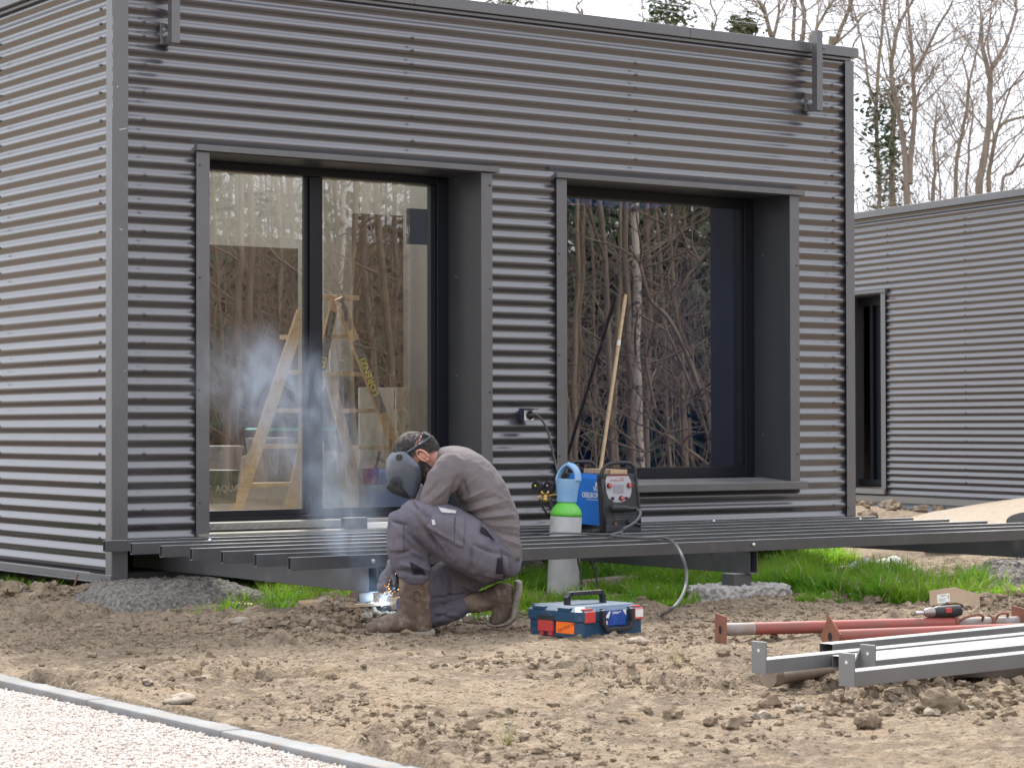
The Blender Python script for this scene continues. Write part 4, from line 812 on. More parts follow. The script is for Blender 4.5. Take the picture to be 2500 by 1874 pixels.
# drill on the first prop
dd = V(b-a).normalized(); f = (2296-1762)/(2487-1762); dp = V(a)+V(b-a)*f+Vector((0, 0, .028+.026))
drl = thing('cordless_drill', 'black cordless drill with steel chuck lying on the red prop', 'drill', dp); drl.rotation_euler = (Vector((dd.x, dd.y, dd.z+.03))).to_track_quat('X', 'Z').to_euler()
Rx = Matrix.Rotation(math.pi/2, 4, 'Y')
q = MB(); q.lathe([(.019, -.045), (.0235, -.04), (.026, -.03), (.027, .03), (.028, .06), (.026, .085), (.016, .095)], 22, 0, Rx); q.tube([(-.0, .02, -.012), (.02, .07, -.024)], [.017, .015], 12)
for i in range(3): q.box((.055+i*.01, -.03, -.008), (.059+i*.01, -.022, .012))
q.build('drill_body', M['black'], drl, 'auto')
q = MB(); q.lathe([(.022, -.045), (.0225, -.062), (.021, -.072), (.019, -.085), (.013, -.094)][::-1], 20, 0, Rx); q.build('chuck', mat('chuck', (.32, .27, .25), rough=.3, metal=.7), drl, 'auto')
q = MB(); q.lathe([(.0088, -.135), (.0088, -.11), (.007, -.108), (.007, -.093)], 12, 0, Rx); q.build('socket_bit', M['zinc'], drl, 'auto')
q = MB(); q.box((.005, -.0285, -.004), (.033, -.022, .017)); q.build('badge', M['red'], drl, False, .001)
q = MB(); q.box((-.03, .06, -.052), (.05, .10, -.022)); q.build('battery', [M['black']], drl, False, .003)
# cardboard box
bc = at(2333, 1470, 'Z', .105)
bx = thing('cardboard_box', 'small closed cardboard box with white label lying tilted at the grass edge', 'box', bc); 
bx.rotation_euler = Matrix.Rotation(R_(-15), 4, Vector(cR)).to_euler()
M['card'] = mat('cardboard', (.47, .35, .24), (.42, .31, .21), 8, .8, bump=.03, bscale=50)
cFh = np.array([math.cos(TH), math.sin(TH), 0]); av = -cR*math.cos(R_(40))+cFh*math.sin(R_(40)); bv_ = cR*math.cos(R_(50))+cFh*math.sin(R_(50))
Mx = Matrix(((bv_[0], av[0], 0, 0), (bv_[1], av[1], 0, 0), (0, 0, 1, 0), (0, 0, 0, 1)))
q = MB(); q.box((0, 0, 0), (.255, .150, .080), 0, Mx); q.build('carton', M['card'], bx, False, .002)
q = MB(); q.box((-.0015, .032, .008), (-.0004, .104, .052), 0, Mx); lb = q.build('paper_label', M['white'], bx)
q = MB(); q.box((-.0022, .038, .022), (-.0016, .041, .044), 0, Mx)
text_into(q, '02389-60', Mx @ Matrix(((0, 0, -1, -.0017), (-1, 0, 0, .066), (0, 1, 0, .043), (0, 0, 0, 1))), .009, 0, .0004); 
for i in range(3): q.box((-.0022, .055, .016+.006*i), (-.0016, .095, .0172+.006*i), 0, Mx)
q.build('label_print', M['black'], lb)
q = MB(); q.box((-.06, -.03, 0), (.06, .03, .004)); o = q.build('metal_plate', M['cylgrey']); p = at(2308, 1477, 'Z', .085); o.location = p; o.rotation_euler = (R_(-25), R_(8), .5); tag(o, 'small grey sheet metal plate lying on the soil in front of the cardboard box', 'metal plate')
# plastic sheet, kneeling board, black tub, timber under the beams
def crumple(name, label, cat, c, rx, ry, m, h=.03, seed=0, rz=0):
    xs = np.linspace(-rx, rx, 26); ys = np.linspace(-ry, ry, 20); q = MB()
    for yv in ys:
        for xv in xs:
            e = (abs(xv)/rx)**4+(abs(yv)/ry)**4; q.v.append((xv*(1-.1*mnoise.noise(Vector((xv*9, yv*9, seed)))), yv, h*(1-min(1, e)*.8)*(.6+1.2*mnoise.noise(Vector((xv*8, yv*8, seed+3))))+.01))
    for j in range(19):
        for i in range(25): q.f.append((j*26+i, j*26+i+1, j*26+i+27, j*26+i+26)); q.m.append(0)
    o = q.build(name, m, None, True); o.location = c; o.rotation_euler = (0, 0, rz); s_ = o.modifiers.new('s', 'SOLIDIFY'); s_.thickness = .003; return tag(o, label, cat)
p = at(2142, 1390, 'Z', .07); crumple('plastic_sheet', 'crumpled white plastic sheet lying on the soil beyond the grass', 'plastic sheet', (p[0], p[1], .05), .26, .18, M['white'], .09, 2, -.3)
q = MB(); q.box((-.2, -.14, 0), (.2, .14, .014)); o = q.build('kneeling_board', M['white'], None, False, .003); p = at(1150, 1503, 'Z', .075); o.location = (p[0]-.05, p[1]+.04, .062); o.rotation_euler = (.03, -.02, .5); tag(o, 'white board lying on the soil under the kneeling leg of the welder', 'board')
p = at(2503, 1286, 'Z', .10); q = MB(); q.lathe([(.25, 0), (.28, .02), (.30, .14), (.315, .15), (.315, .165), (.18, .175), (.02, .178)], 40); o = q.build('round_tub', mat('dull_rubber', (.022, .023, .026), rough=.95, spec=.1), None, 'auto')
p = wp(2556, 1290, 17.8); o.location = (p[0], p[1], p[2]-.12); o.rotation_euler = Matrix.Rotation(R_(16), 4, Vector(cR)).to_euler(); tag(o, 'round black plastic lid on the pale sand at the right picture edge', 'tub lid')
p = at(2440, 1655, 'Z', .05); q = MB(); q.box((-.5, -.05, 0), (.7, .05, .045)); o = q.build('timber_batten', mat('dark_timber', (.13, .10, .08), (.09, .07, .055), 6, .8, stretch=(1, 8, 8)), None, False, .003); o.location = (p[0]+.1, p[1], .05); o.rotation_euler = (0, 0, -.75); tag(o, 'dark timber batten on the soil under the front grey beams', 'timber')
# things at the door sill
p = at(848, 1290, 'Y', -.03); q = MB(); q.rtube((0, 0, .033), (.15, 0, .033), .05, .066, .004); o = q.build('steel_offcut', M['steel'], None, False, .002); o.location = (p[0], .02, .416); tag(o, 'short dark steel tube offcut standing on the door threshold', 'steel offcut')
p = at(884, 1290, 'Y', -.0); q = MB(); q.box((0, -.01, 0), (.26, .05, .032)); o = q.build('white_strip', M['white'], None, False, .002); o.location = (p[0], .03, .416); tag(o, 'white strip of board lying on the door threshold behind the welder', 'board')
# broom handle leaning on the window
a = at(1463, 1165, 'Y', .18); b = at(1527, 722, 'Y', .33); q = MB(); a0 = a+(a-b)*.10; q.tube([a0, a, b*.97+a*.03, b], [.0125, .0125, .0125, .010], 12, 0); q.tube([a*.28+b*.72, a*.25+b*.75], .0128, 12, 1); q.sphere(b, .0105, 0, 10, 6)
tag(q.build('broom_handle', [M['wood'], M['white']], None, 'auto'), 'long round wooden handle leaning against the right window', 'wooden handle')
# ------------------------------------------------------------------ inside the room
def wall_pt(px, py, Y): return at(px, py, 'Y', Y)
lad = thing('step_ladder', 'old wooden step ladder splashed with paint standing behind the sliding door', 'ladder', (1.9, 1.5, .462))
YL = 1.25
def rail(pts, w_, m, nm='rail', dY=0.0, th=.028, mats=None):
    a, b = wall_pt(*pts[0], YL+dY), wall_pt(*pts[1], YL+dY); q = MB(); d = V(b-a); Mq = frame((a+b)/2, d, (0, -.15, 0) if abs(d.x) < 9 else (0, 1, 0))
    q.box((-d.length/2, -th/2, -w_/2), (d.length/2, th/2, w_/2), 0, frame((a+b)/2, d, (0, 1, 0))); return wchild(q, nm, mats or m, lad, False, .002), (a, b)
r1, _ = rail([(738, 760), (575, 1250)], .075, M['wood']); r2, _ = rail([(800, 800), (705, 1253)], .07, M['wood'], dY=.25)
r3, ab3 = rail([(818, 728), (790, 850)], .055, M['plywood'], dY=.1); r4, ab4 = rail([(826, 728), (972, 1112)], .062, M['plywood'], dY=.05); r5, _ = rail([(800, 905), (875, 1200)], .07, M['wood'], dY=.5)
r6, ab6 = rail([(812, 760), (760, 1010)], .06, M['plywood'], dY=.1)
for (xa, ya, xb, yb, dY) in ((690, 823, 745, 823, .1), (680, 908, 750, 908, .1), (655, 1002, 745, 1002, .1), (625, 1090, 725, 1090, .1), (590, 1184, 710, 1186, .1), (800, 820, 868, 820, .3), (810, 912, 900, 912, .3), (845, 1002, 930, 1002, .3), (868, 1092, 960, 1092, .3), (785, 725, 870, 725, .15)):
    a, b = wall_pt(xa, ya, YL+dY), wall_pt(xb, yb, YL+dY); q = MB(); q.box((a[0], YL+dY-.04, a[2]-.014), (b[0], YL+dY+.04, a[2]+.014)); wchild(q, 'rung', M['wood'], lad, False, .002)
M['yellow'] = mat('yellow_paint', (.70, .62, .03), rough=.6); M['darkpaint'] = mat('dark_paint', (.05, .07, .10), (.12, .13, .14), 18, .7)
def railtext(ab, f0, f1, wd, parent, side):
    a, b = V(ab[0]), V(ab[1]); d = (b-a); x = -d.normalized(); n = Vector((0, -1, 0)); yv = n.cross(x); c = a+d*(f0+f1)/2+Vector((0, -.016, 0))
    Mt = Matrix((x, yv, n)).transposed().to_4x4(); Mt.translation = c; q = MB()
    q.box((-(f1-f0)*d.length*.56, -wd*.5, -.0012), ((f1-f0)*d.length*.56, wd*.5, -.0002), 1, Mt)
    text_into(q, 'LORENZI', Mt, wd*1.15, 0, .0008, 'CENTER', .0012); wchild(q, 'painted_name', [M['yellow'], M['darkpaint']], parent)
railtext(ab4, .29, .70, .056, r4, 1); railtext(ab6, .30, .95, .052, r6, 1)
q = MB()
for (ab, f0, f1) in ((ab4, .02, .2), (ab6, .03, .22)):
    a, b = V(ab[0]), V(ab[1]); d = b-a
    for j in range(7): f = f0+(f1-f0)*j/7; q.sphere(a+d*f+Vector((random.uniform(-.012, .012), -.018, 0)), .017, 0, 8, 5, None, (1, .15, 1.5))
wchild(q, 'paint_splash', M['darkpaint'], lad, True)
# boards, bag, buckets, shelf
def board(name, label, cat, x0, y0, x1, y1, Y, m, t=.02, rz=0):
    a, b = wall_pt(x0, y0, Y), wall_pt(x1, y1, Y); q = MB(); q.box((0, 0, 0), (b[0]-a[0], t, a[2]-b[2])); o = q.build(name, m, None, False, .002); o.location = (a[0], Y, b[2]); return tag(o, label, cat)
board('plaster_board', 'tall pale board leaning upright in the room right of the ladder', 'board', 878, 945, 962, 1205, 1.75, M['white'])
board('plaster_board', 'pale board with brown edge at the right end of the room', 'board', 968, 945, 1050, 1205, 1.6, mat('board2', (.55, .5, .44), (.4, .36, .32), 4, .8, stretch=(6, 1, 1)))
board('wall_panel', 'large pale sheet behind the top of the ladder', 'board', 806, 735, 905, 945, 2.25, M['white'])
board('dark_panel', 'wide dark brown sheet standing in the left half of the room', 'panel', 500, 596, 728, 1110, 3.4, M['indark'])
board('dark_panel', 'narrow dark brown panel standing behind the right door pane', 'panel', 862, 520, 985, 1000, 2.05, M['indark'])
board('pillar', 'pale wall pillar visible right of the door mullion', 'pillar', 790, 380, 880, 1100, 2.4, M['inwall'], .12)
board('dark_panel', 'deep blue panel under the ceiling at the right end of the door', 'panel', 996, 508, 1050, 598, 1.55, mat('blue_panel', (.012, .03, .075), rough=.6))
a, b = wall_pt(645, 1048, 1.9), wall_pt(943, 1048, 1.9); q = MB(); q.box((0, 0, 0), (b[0]-a[0], .22, .02)); q.prism([(0, 0), (-.03, .01), (0, .02)], 0, .22, 0, Matrix(((1, 0, 0, 0), (0, 0, 1, 0), (0, 1, 0, 0), (0, 0, 0, 1))))
o = q.build('green_shelf', mat('turquoise_board', (.10, .42, .33), (.14, .48, .38), 6, .6), None, False, .002); o.location = (a[0], 1.9, a[2]-.01); tag(o, 'long turquoise shelf board lying across the ladder rungs', 'shelf board')
q = MB(); p = wall_pt(838, 1012, 2.0); q.sphere((0, 0, 0), .185, 0, 24, 16, None, (1.05, .7, 1.35)); q.v = [tuple(np.array(v)*(1+.3*mnoise.noise(Vector(v)*5))) for v in q.v]; o = q.build('mesh_bag', mat('black_mesh', (.03, .028, .03), (.10, .09, .09), 60, .8), None, True); o.location = p; tag(o, 'dark bulging mesh bag behind the middle of the ladder', 'bag')
def bucket(label, px, py, Y, r, h, m, txt=None, tm=None, name='paint_bucket'):
    p = wall_pt(px, py, Y); t = thing(name, label, 'bucket', p); q = MB(); q.lathe([(r*.86, 0), (r, h*.9), (r*1.04, h*.9), (r*1.04, h), (r*.5, h*1.01)], 28); bo = q.build('bucket_body', m, t, 'auto')
    q = MB(); q.tube([(r*1.05*math.cos(u), r*1.05*math.sin(u)*.3-r*.9, h*.9-.5*h*abs(math.sin(u))) for u in np.linspace(0, math.pi, 12)], .004, 6); q.build('wire_handle', M['zinc'], t, True)
    if txt:
        q = MB(); text_into(q, txt, Matrix(((1, 0, 0, 0), (0, 0, -1, -r*.99), (0, 1, 0, h*.45), (0, 0, 0, 1))), r*.42, 0, .001); q.build('lettering', tm, t)
M['gbuck'] = mat('green_tub', (.025, .05, .032), (.02, .04, .03), 3, .5); M['wbuck'] = mat('white_tub', (.30, .29, .31), (.20, .19, .22), 4, .5); M['rbuck'] = mat('red_tub', (.35, .05, .06), rough=.5)
bucket('dark green tub lettered AQUA at the left edge of the door', 530, 1228, 1.0, .13, .20, M['gbuck'], 'AQUA', M['tread'])
bucket('white tub with printed band standing on others behind the ladder foot', 535, 1150, 1.5, .15, .16, M['wbuck'])
bucket('white paint tub with purple band seen between the ladder legs', 665, 1180, 1.9, .17, .30, M['wbuck'])
bucket('red paint pot with brush right of the ladder, near the helmet', 905, 1180, 1.7, .055, .10, M['rbuck'], None, None, 'paint_pot')
p = wall_pt(912, 1160, 1.7); q = MB(); q.tube([p, p+np.array([.03, 0, .09]), p+np.array([.05, 0, .16])], [.014, .009, .012], 8); tag(q.build('paint_brush', M['black'], None, True), 'paint brush standing up out of the small red pot', 'brush')
board('grey_sheet', 'low grey sheet standing on the room floor right of the mullion', 'sheet', 786, 1187, 1045, 1252, 1.0, mat('grey_sheet', (.33, .34, .34), (.28, .28, .28), 3, .6))
p = wall_pt(565, 412, 1.0); q = MB(); q.tube([p+np.array([math.cos(u)*.05, 0, math.sin(u)*.03]) for u in np.linspace(0, 6.283, 17)][:-1], .008, 6, 0, False, True); tag(q.build('hanging_coil', M['black'], None, True), 'dark cable coil hanging from the ceiling in the left door pane', 'cable coil')  # plain coil of dark cable, gives no light

# ------------------------------------------------------------------ grass
M['grass'] = mat('grass_blades', (0.11, 0.30, 0.018), (0.24, 0.40, 0.025), 1.5, .5, transl=.68)
M['dryg'] = mat('dry_grass', (.42, .36, .18), (.30, .28, .12), 3, .7, transl=.3)
def grass(P, H, seed, lean=.5):
    r = np.random.default_rng(seed); N = len(P); a = r.random(N)*6.283; b = a+r.normal(0, .6, N); L = H*(0.55+0.7*r.random(N)); wd = .0022+.0026*r.random(N)
    ln = (lean*(.25+r.random(N)**1.3))[:, None]; dx = np.stack([np.cos(b), np.sin(b), 0*a], 1); sx_ = np.stack([-np.sin(a), np.cos(a), 0*a], 1)
    vs = []; K = 5
    for i in range(K):
        t = i/(K-1); c = P+np.array([0, 0, 1.0])*(L*(t-.30*ln[:, 0]*t*t*1.4))[:, None]+dx*(L[:, None]*ln*t*t*1.0); ww = (wd*(1-t)**.7+.0003)[:, None]
        vs += [c-sx_*ww, c+sx_*ww]
    Vv = np.stack(vs, 1).reshape(-1, 3); o = np.arange(N)[:, None, None]*2*K
    f = np.array([[2*i, 2*i+1, 2*i+3, 2*i+2] for i in range(K-1)])[None]+o; mi = np.repeat((r.random(N) < .10).astype(np.int32), K-1)
    return Vv, f.reshape(-1, 4), mi
def tufts(poly_d, n, x0, x1, y0, y1, seed):
    r = np.random.default_rng(seed); x, y = spread(n, x0, x1, y0, y1, poly_d, r); 
    return x, y
def inpoly(x, y, P):
    c = np.zeros(x.shape, bool); n = len(P)
    for i in range(n):
        (x0, y0), (x1, y1) = P[i], P[(i+1) % n]; k = (y0 > y) != (y1 > y); c ^= k & (x < (x1-x0)*(y-y0)/(y1-y0+1e-12)+x0)
    return c
GP = [([(2.72, -1.95), (2.87, -2.28), (3.05, -2.40), (3.32, -2.43), (3.5, -2.75), (3.87, -2.97), (4.02, -2.77), (4.22, -2.34), (4.42, -1.86), (4.6, -1.33), (5.35, -.15), (6.1, .8), (6.2, 1.4), (4.6, .7), (3.2, -.9)], 1.0),
      ([(-.06, -1.22), (.5, -1.27), (.85, -1.15), (1.12, -.85), (1.6, .2), (1.8, 1.2), (.95, .9), (.88, .2), (.72, -.4), (.25, -.75)], .85),
      ([(1.3, -1.85), (1.72, -2.16), (2.15, -2.12), (2.45, -2.2), (2.6, -1.8), (2.95, -1.5), (3.5, -.7), (4.1, .45), (2.5, .6), (1.75, -.6)], 1.0),
      ([(-.05, .35), (-.8, .45), (-.75, 1.6), (-.05, 1.7)], .7), ([(.85, -2.12), (1.05, -2.2), (1.45, -2.05), (1.3, -1.75)], .6)]
def gdens(x, y):
    jx = x+.16*(fbm(x*5, y*5, 3, 91)-.5)*2; jy = y+.16*(fbm(x*5, y*5, 3, 95)-.5)*2; d = 0*x
    for P_, k_ in GP: d = np.maximum(d, k_*inpoly(jx, jy, P_))
    d = d*(np.hypot((x-2.24)/.30, (y+1.2)/.42) > 1)*(np.hypot((x-2.7)/.40, (y+2.02)/.27) > 1)*(np.hypot((x-5.2)/.5, (y+.5)/.55) > 1)
    return d*(.12+.88*sstep(.36, .54, fbm(x*4, y*4, 3, 77)))
xg, yg = tufts(gdens, 130000, -1.0, 6.3, -3.1, 1.8, 5); xg = xg+rng.normal(0, .008, len(xg)); yg = yg+rng.normal(0, .008, len(yg))
Hh = .06+.075*fbm(xg*2.2, yg*2.2, 3, 12)+.035*(xg > 3)
Hh = Hh*(.55+.85*sstep(.42, .62, fbm(xg*5, yg*5, 3, 51)))
Pg = np.stack([xg, yg, gh(xg, yg, False)-.005], 1); gv_, gf_, gm_ = grass(Pg, Hh, 8, .95)
tag(npmesh('grass', gv_, gf_, [M['grass'], M['dryg']], None, False, gm_), kind='stuff')
q = MB(); M['petal'] = mat('petals', (.55, .52, .75), rough=.6)
k_ = rng.choice(len(xg), 260, replace=False)
for i in k_:
    q.sphere((xg[i], yg[i], Pg[i, 2]+Hh[i]*.75), .0045, 0, 6, 4, None, (1, 1, .5))
tag(q.build('wildflowers', M['petal'], None, True), kind='stuff')
for (px, py, lb) in ((1645, 1640, 'tuft of dry straw standing alone in the bare soil of the foreground'), (1235, 1835, 'dry weed stalk at the bottom edge of the picture')):
    p = at(px, py, 'Z', .05); N = 14; vv, ff, mm = grass(np.tile(np.array([[p[0], p[1], .04]]), (N, 1))+rng.normal(0, .006, (N, 3))*[1, 1, 0], np.full(N, .15), 4, .8)
    tag(npmesh('dry_tuft', vv, ff, M['dryg']), lb, 'dry grass')
# straw and twigs trodden into the soil: countless
q = MB()
for i in range(420):
    x, y = random.uniform(-1.6, 5.5), random.uniform(-6.3, -1.8); z = g1(x, y)+.012; a = random.uniform(0, 6.28); L = random.uniform(.03, .11)
    pts = [(x+math.cos(a)*L*t+random.uniform(-.006, .006), y+math.sin(a)*L*t, float(gh(np.array([x+math.cos(a)*L*t]), np.array([y+math.sin(a)*L*t]))[0])+.004+random.uniform(0, .008)) for t in (0, .35, .7, 1)]
    q.tube(pts, random.uniform(.0009, .002), 4)
tag(q.build('straw_litter', mat('straw', (.40, .31, .18), (.20, .14, .08), 3, .8), None, True), kind='stuff')
# ------------------------------------------------------------------ the welder
PD = 10.78
def zp(zx, zy, wo=0.0):
    """joint read off the photo: wo = metres towards the camera from the figure's mid plane"""
    return wp(870+.3256*zx, 1040+.3256*zy, PD-wo)
K = .3256*PD/FPX
per = thing('person', 'person crouching on one knee in grey work clothes, welding under a dark face shield', 'person', zp(600, 1500))
bpy.context.view_layer.update()
BD = -cF
M['cloth'] = mat('work_trousers', (0.150, 0.138, 0.168), (0.098, 0.088, 0.108), 5, .9, bump=.25, bscale=160, bdist=.002, thr=(.42, .68), spec=.2)
M['shirt'] = mat('jersey', (0.170, 0.150, 0.153), (0.136, 0.120, 0.123), 4, .92, bump=.2, bscale=240, bdist=.0015, spec=.15)
M['leather'] = mat('muddy_leather', (0.095, 0.062, 0.043), (0.27, 0.205, 0.15), 9, .65, .9, bump=.4, bscale=45, bdist=.004, thr=(.46, .68))
M['sole'] = mat('muddy_sole', (0.17, 0.155, 0.145), (0.30, 0.25, 0.20), 20, .85, bump=.5, bscale=60)
M['skin'] = mat('skin', (0.56, 0.28, 0.20), (0.48, 0.22, 0.16), 12, .5, spec=.4, bump=.1, bscale=150, bdist=.001)
M['hair'] = mat('dark_hair', (0.028, 0.021, 0.019), (0.12, 0.105, 0.10), 45, .6, bump=1.0, bscale=120, bdist=.004, stretch=(1, 1, 1))
M['helmet'] = mat('helmet_shell', (0.075, 0.090, 0.115), (0.085, 0.10, 0.125), 4, .26, .34, coat=.3)
M['glove'] = mat('glove', (0.22, 0.22, 0.25), (0.14, 0.14, 0.17), 9, .85)
stain(M['cloth'], (.14, .108, .09), 3.2, .54, .70, .6); stain(M['cloth'], (.06, .052, .06), 9, .60, .72, .5); stain(M['shirt'], (.12, .098, .09), 4.1, .56, .72, .5); stain(M['helmet'], (.16, .155, .15), 22, .62, .72, .4); stain(M['leather'], (.34, .27, .20), 13, .55, .66, .7)
def fused(mb, name, m, voxel, smooth=6, fold=None, sub=0):
    me = bpy.data.meshes.new('tmp'); me.from_pydata(mb.v, [], mb.f); o = bpy.data.objects.new('tmp', me); COL.objects.link(o)
    r = o.modifiers.new('r', 'REMESH'); r.mode = 'VOXEL'; r.voxel_size = voxel; s_ = o.modifiers.new('s', 'SMOOTH'); s_.iterations = smooth; s_.factor = .5
    dg = bpy.context.evaluated_depsgraph_get(); me2 = bpy.data.meshes.new_from_object(o.evaluated_get(dg)); bpy.data.objects.remove(o)
    if fold is not None:
        co = np.empty(len(me2.vertices)*3); me2.vertices.foreach_get('co', co); nn = np.empty_like(co); me2.vertices.foreach_get('normal', nn)
        co = co.reshape(-1, 3); nn = nn.reshape(-1, 3); co += nn*np.array([fold(Vector(c)) for c in co])[:, None]; me2.vertices.foreach_set('co', co.ravel())
    me2.name = name; me2.materials.clear(); me2.materials.append(m); me2.polygons.foreach_set('use_smooth', [True]*len(me2.polygons)); me2.update()
    o = link(name, me2); o.parent = per; o.matrix_parent_inverse = per.matrix_world.inverted(); return o
def E_(q, secs, n=22): q.etube([(zp(a, b, w_), ra*K, rb) for a, b, w_, ra, rb in secs], BD, n)
pic = lambda c: ((np.dot(np.array(c)-CAM, cR)), c.z)
def unz(c):
    d = np.array(c)-CAM; dd = np.dot(d, cF); return ((1250+FPX*np.dot(d, cR)/dd-870)/.3256, (937-FPX*np.dot(d, cU)/dd-1040)/.3256)
def ridge(v, a, w_): return math.exp(-((v-a)/w_)**2)
def seg(zx, zy, x0, y0, x1, y1, w_):
    dx, dy = x1-x0, y1-y0; L2 = dx*dx+dy*dy; t = max(0, min(1, ((zx-x0)*dx+(zy-y0)*dy)/L2)); d = math.hypot(zx-x0-t*dx, zy-y0-t*dy); return math.exp(-(d/w_)**2)*math.sin(math.pi*min(1, max(0, .12+.76*t)))
TF = [(520, 770, 640, 950, 13, -1), (545, 760, 700, 980, 14, .8), (400, 600, 540, 760, 16, .6), (440, 580, 560, 700, 12, -.8), (270, 715, 380, 740, 9, -.9), (300, 760, 520, 960, 16, .5), (390, 800, 520, 930, 11, -.7), (400, 930, 530, 1000, 12, .8), (300, 960, 400, 930, 9, -.8),
      (330, 1030, 540, 1075, 13, .9), (310, 1080, 540, 1110, 12, -.9), (700, 700, 900, 960, 18, .4), (860, 880, 860, 1080, 9, -.6), (560, 830, 900, 1130, 22, -.7), (640, 900, 950, 1170, 20, .6), (900, 1130, 1090, 1170, 14, -.6), (620, 1120, 660, 1330, 14, .8), (700, 1140, 690, 1330, 12, -.8), (780, 1180, 900, 1230, 12, .8), (560, 1290, 800, 1260, 10, -.9),
      (560, 1380, 760, 1420, 14, .7), (590, 1440, 720, 1380, 12, -.7), (940, 740, 1070, 900, 9, -1.0), (1060, 900, 1180, 980, 14, .5), (1090, 930, 1110, 1140, 10, -.9), (880, 890, 1060, 960, 8, -.8), (520, 740, 740, 880, 8, .9), (740, 880, 800, 900, 8, .8)]
def trouser_fold(c):
    zx, zy = unz(c); v = sum(s_*.021*seg(zx, zy, a, b, c_, d, w_) for a, b, c_, d, w_, s_ in TF)
    return v+.007*mnoise.noise(c*9)+.0045*mnoise.noise(c*24)+.007*abs(mnoise.noise(Vector((c.x*16, c.y*16, c.z*7))))+.003*abs(mnoise.noise(c*45))
q = MB()
E_(q, [(1050, 985, .10, 190, .115), (930, 945, .125, 198, .12), (745, 832, .165, 206, .118), (560, 752, .19, 186, .108), (385, 700, .20, 146, .098)])
E_(q, [(383, 700, .20, 143, .098), (376, 860, .195, 143, .09), (395, 980, .185, 138, .085), (425, 1060, .18, 128, .082), (432, 1120, .18, 118, .08), (432, 1140, .18, 106, .074)])
E_(q, [(1050, 990, -.10, 180, .115), (860, 1060, -.11, 172, .112), (650, 1200, -.09, 160, .10), (470, 1330, -.08, 140, .09), (375, 1390, -.08, 118, .085)])
E_(q, [(370, 1395, -.08, 112, .085), (520, 1400, -.085, 108, .08), (640, 1385, -.09, 108, .08), (740, 1355, -.10, 96, .075), (800, 1325, -.10, 80, .068)])
E_(q, [(930, 790, 0, 120, .165), (1010, 850, 0, 165, .18), (1080, 940, 0, 150, .19), (1110, 1010, 0, 128, .185), (1100, 1070, 0, 105, .165)])
tro = fused(q, 'trousers', M['cloth'], .008, 7, trouser_fold)
SF = [(760, 380, 700, 560, 16, -1), (800, 400, 840, 540, 12, -.7), (700, 430, 560, 560, 14, .7), (620, 420, 480, 560, 12, -.6), (560, 330, 520, 470, 12, .5), (760, 560, 980, 480, 12, .8), (780, 600, 1050, 520, 11, -.8), (800, 640, 1120, 560, 11, .9), (860, 660, 1150, 610, 10, -.9), (900, 690, 1180, 660, 10, .9), (960, 700, 1200, 700, 9, -.8), (1000, 740, 1220, 760, 11, .7), (1040, 790, 1230, 830, 10, -.8), (1090, 840, 1230, 900, 10, .7), (680, 560, 900, 380, 14, .4), (1000, 480, 1130, 560, 12, .4)]
def shirt_fold(c):
    zx, zy = unz(c); v = sum(s_*.016*seg(zx, zy, a, b, c_, d, w_) for a, b, c_, d, w_, s_ in SF)
    return v+.006*mnoise.noise(c*8)+.0035*mnoise.noise(c*22)+.003*abs(mnoise.noise(Vector((c.x*14, c.y*14, c.z*60))))
q = MB()
E_(q, [(1160, 985, 0, 92, .17), (1125, 900, 0, 118, .185), (1050, 745, 0, 178, .19), (970, 560, 0, 188, .20), (870, 395, 0, 182, .21), (770, 290, 0, 148, .20), (690, 250, 0, 112, .14), (640, 240, 0, 88, .085)])
E_(q, [(720, 300, .14, 122, .08), (660, 400, .185, 122, .075), (590, 520, .185, 103, .066), (545, 610, .16, 88, .058), (500, 690, .11, 78, .052)])
E_(q, [(520, 650, .13, 78, .055), (420, 820, .06, 66, .048), (330, 960, .0, 56, .04), (270, 1060, -.03, 48, .036)])
E_(q, [(720, 300, -.14, 115, .08), (590, 450, -.20, 95, .065), (480, 620, -.19, 80, .055), (380, 830, -.15, 66, .048), (290, 1020, -.09, 52, .038)])
shi = fused(q, 'shirt', M['shirt'], .008, 7, shirt_fold)
# body: head, neck, core and hands in one surface
HC = (470, 232); fd = np.array([-.62, .78]); cd = np.array([-.78, -.62]); hx = lambda f_, c_: (HC[0]+fd[0]*f_+cd[0]*c_, HC[1]+fd[1]*f_+cd[1]*c_)
q = MB()
def ell(zx, zy, w_, a, b, c_, ax):                        # ellipsoid: a along ax (picture dir), b across, c_ depth (m)
    p = zp(zx, zy, w_); t = V(cR*ax[0]-cU*ax[1]).normalized(); n_ = t.cross(V(BD)).normalized(); T = Matrix((t, n_, V(BD))).transposed()
    q.sphere(p, 1.0, 0, 24, 16, T, (a*K, b*K, c_))
ell(*hx(0, 45), 0, 150, 152, .078, cd); ell(*hx(-20, 20), 0, 150, 145, .078, fd); ell(*hx(45, -60), 0, 150, 95, .066, cd); ell(*hx(85, -150), 0, 62, 48, .045, cd)
ell(*hx(150, -35), 0, 40, 24, .017, np.array([-.2, .98])); ell(*hx(120, 30), .03, 30, 36, .03, fd); ell(*hx(120, 30), -.03, 30, 36, .03, fd); ell(*hx(128, -95), 0, 22, 30, .026, fd)
E_(q, [(540, 250, 0, 82, .055), (610, 250, 0, 84, .058), (680, 265, 0, 95, .07)])
E_(q, [(690, 290, 0, 90, .12), (860, 430, 0, 130, .15), (1000, 680, 0, 130, .14), (1080, 920, 0, 110, .15)])
for s_ in (1, -1):
    E_(q, [(700, 320, .14*s_, 80, .055), (590, 500, .19*s_, 70, .045), (500, 660, (.13 if s_ > 0 else -.19), 55, .04), (380, 850, (.04 if s_ > 0 else -.14), 46, .034), (270, 1060, (-.03 if s_ > 0 else -.09), 34, .028)])
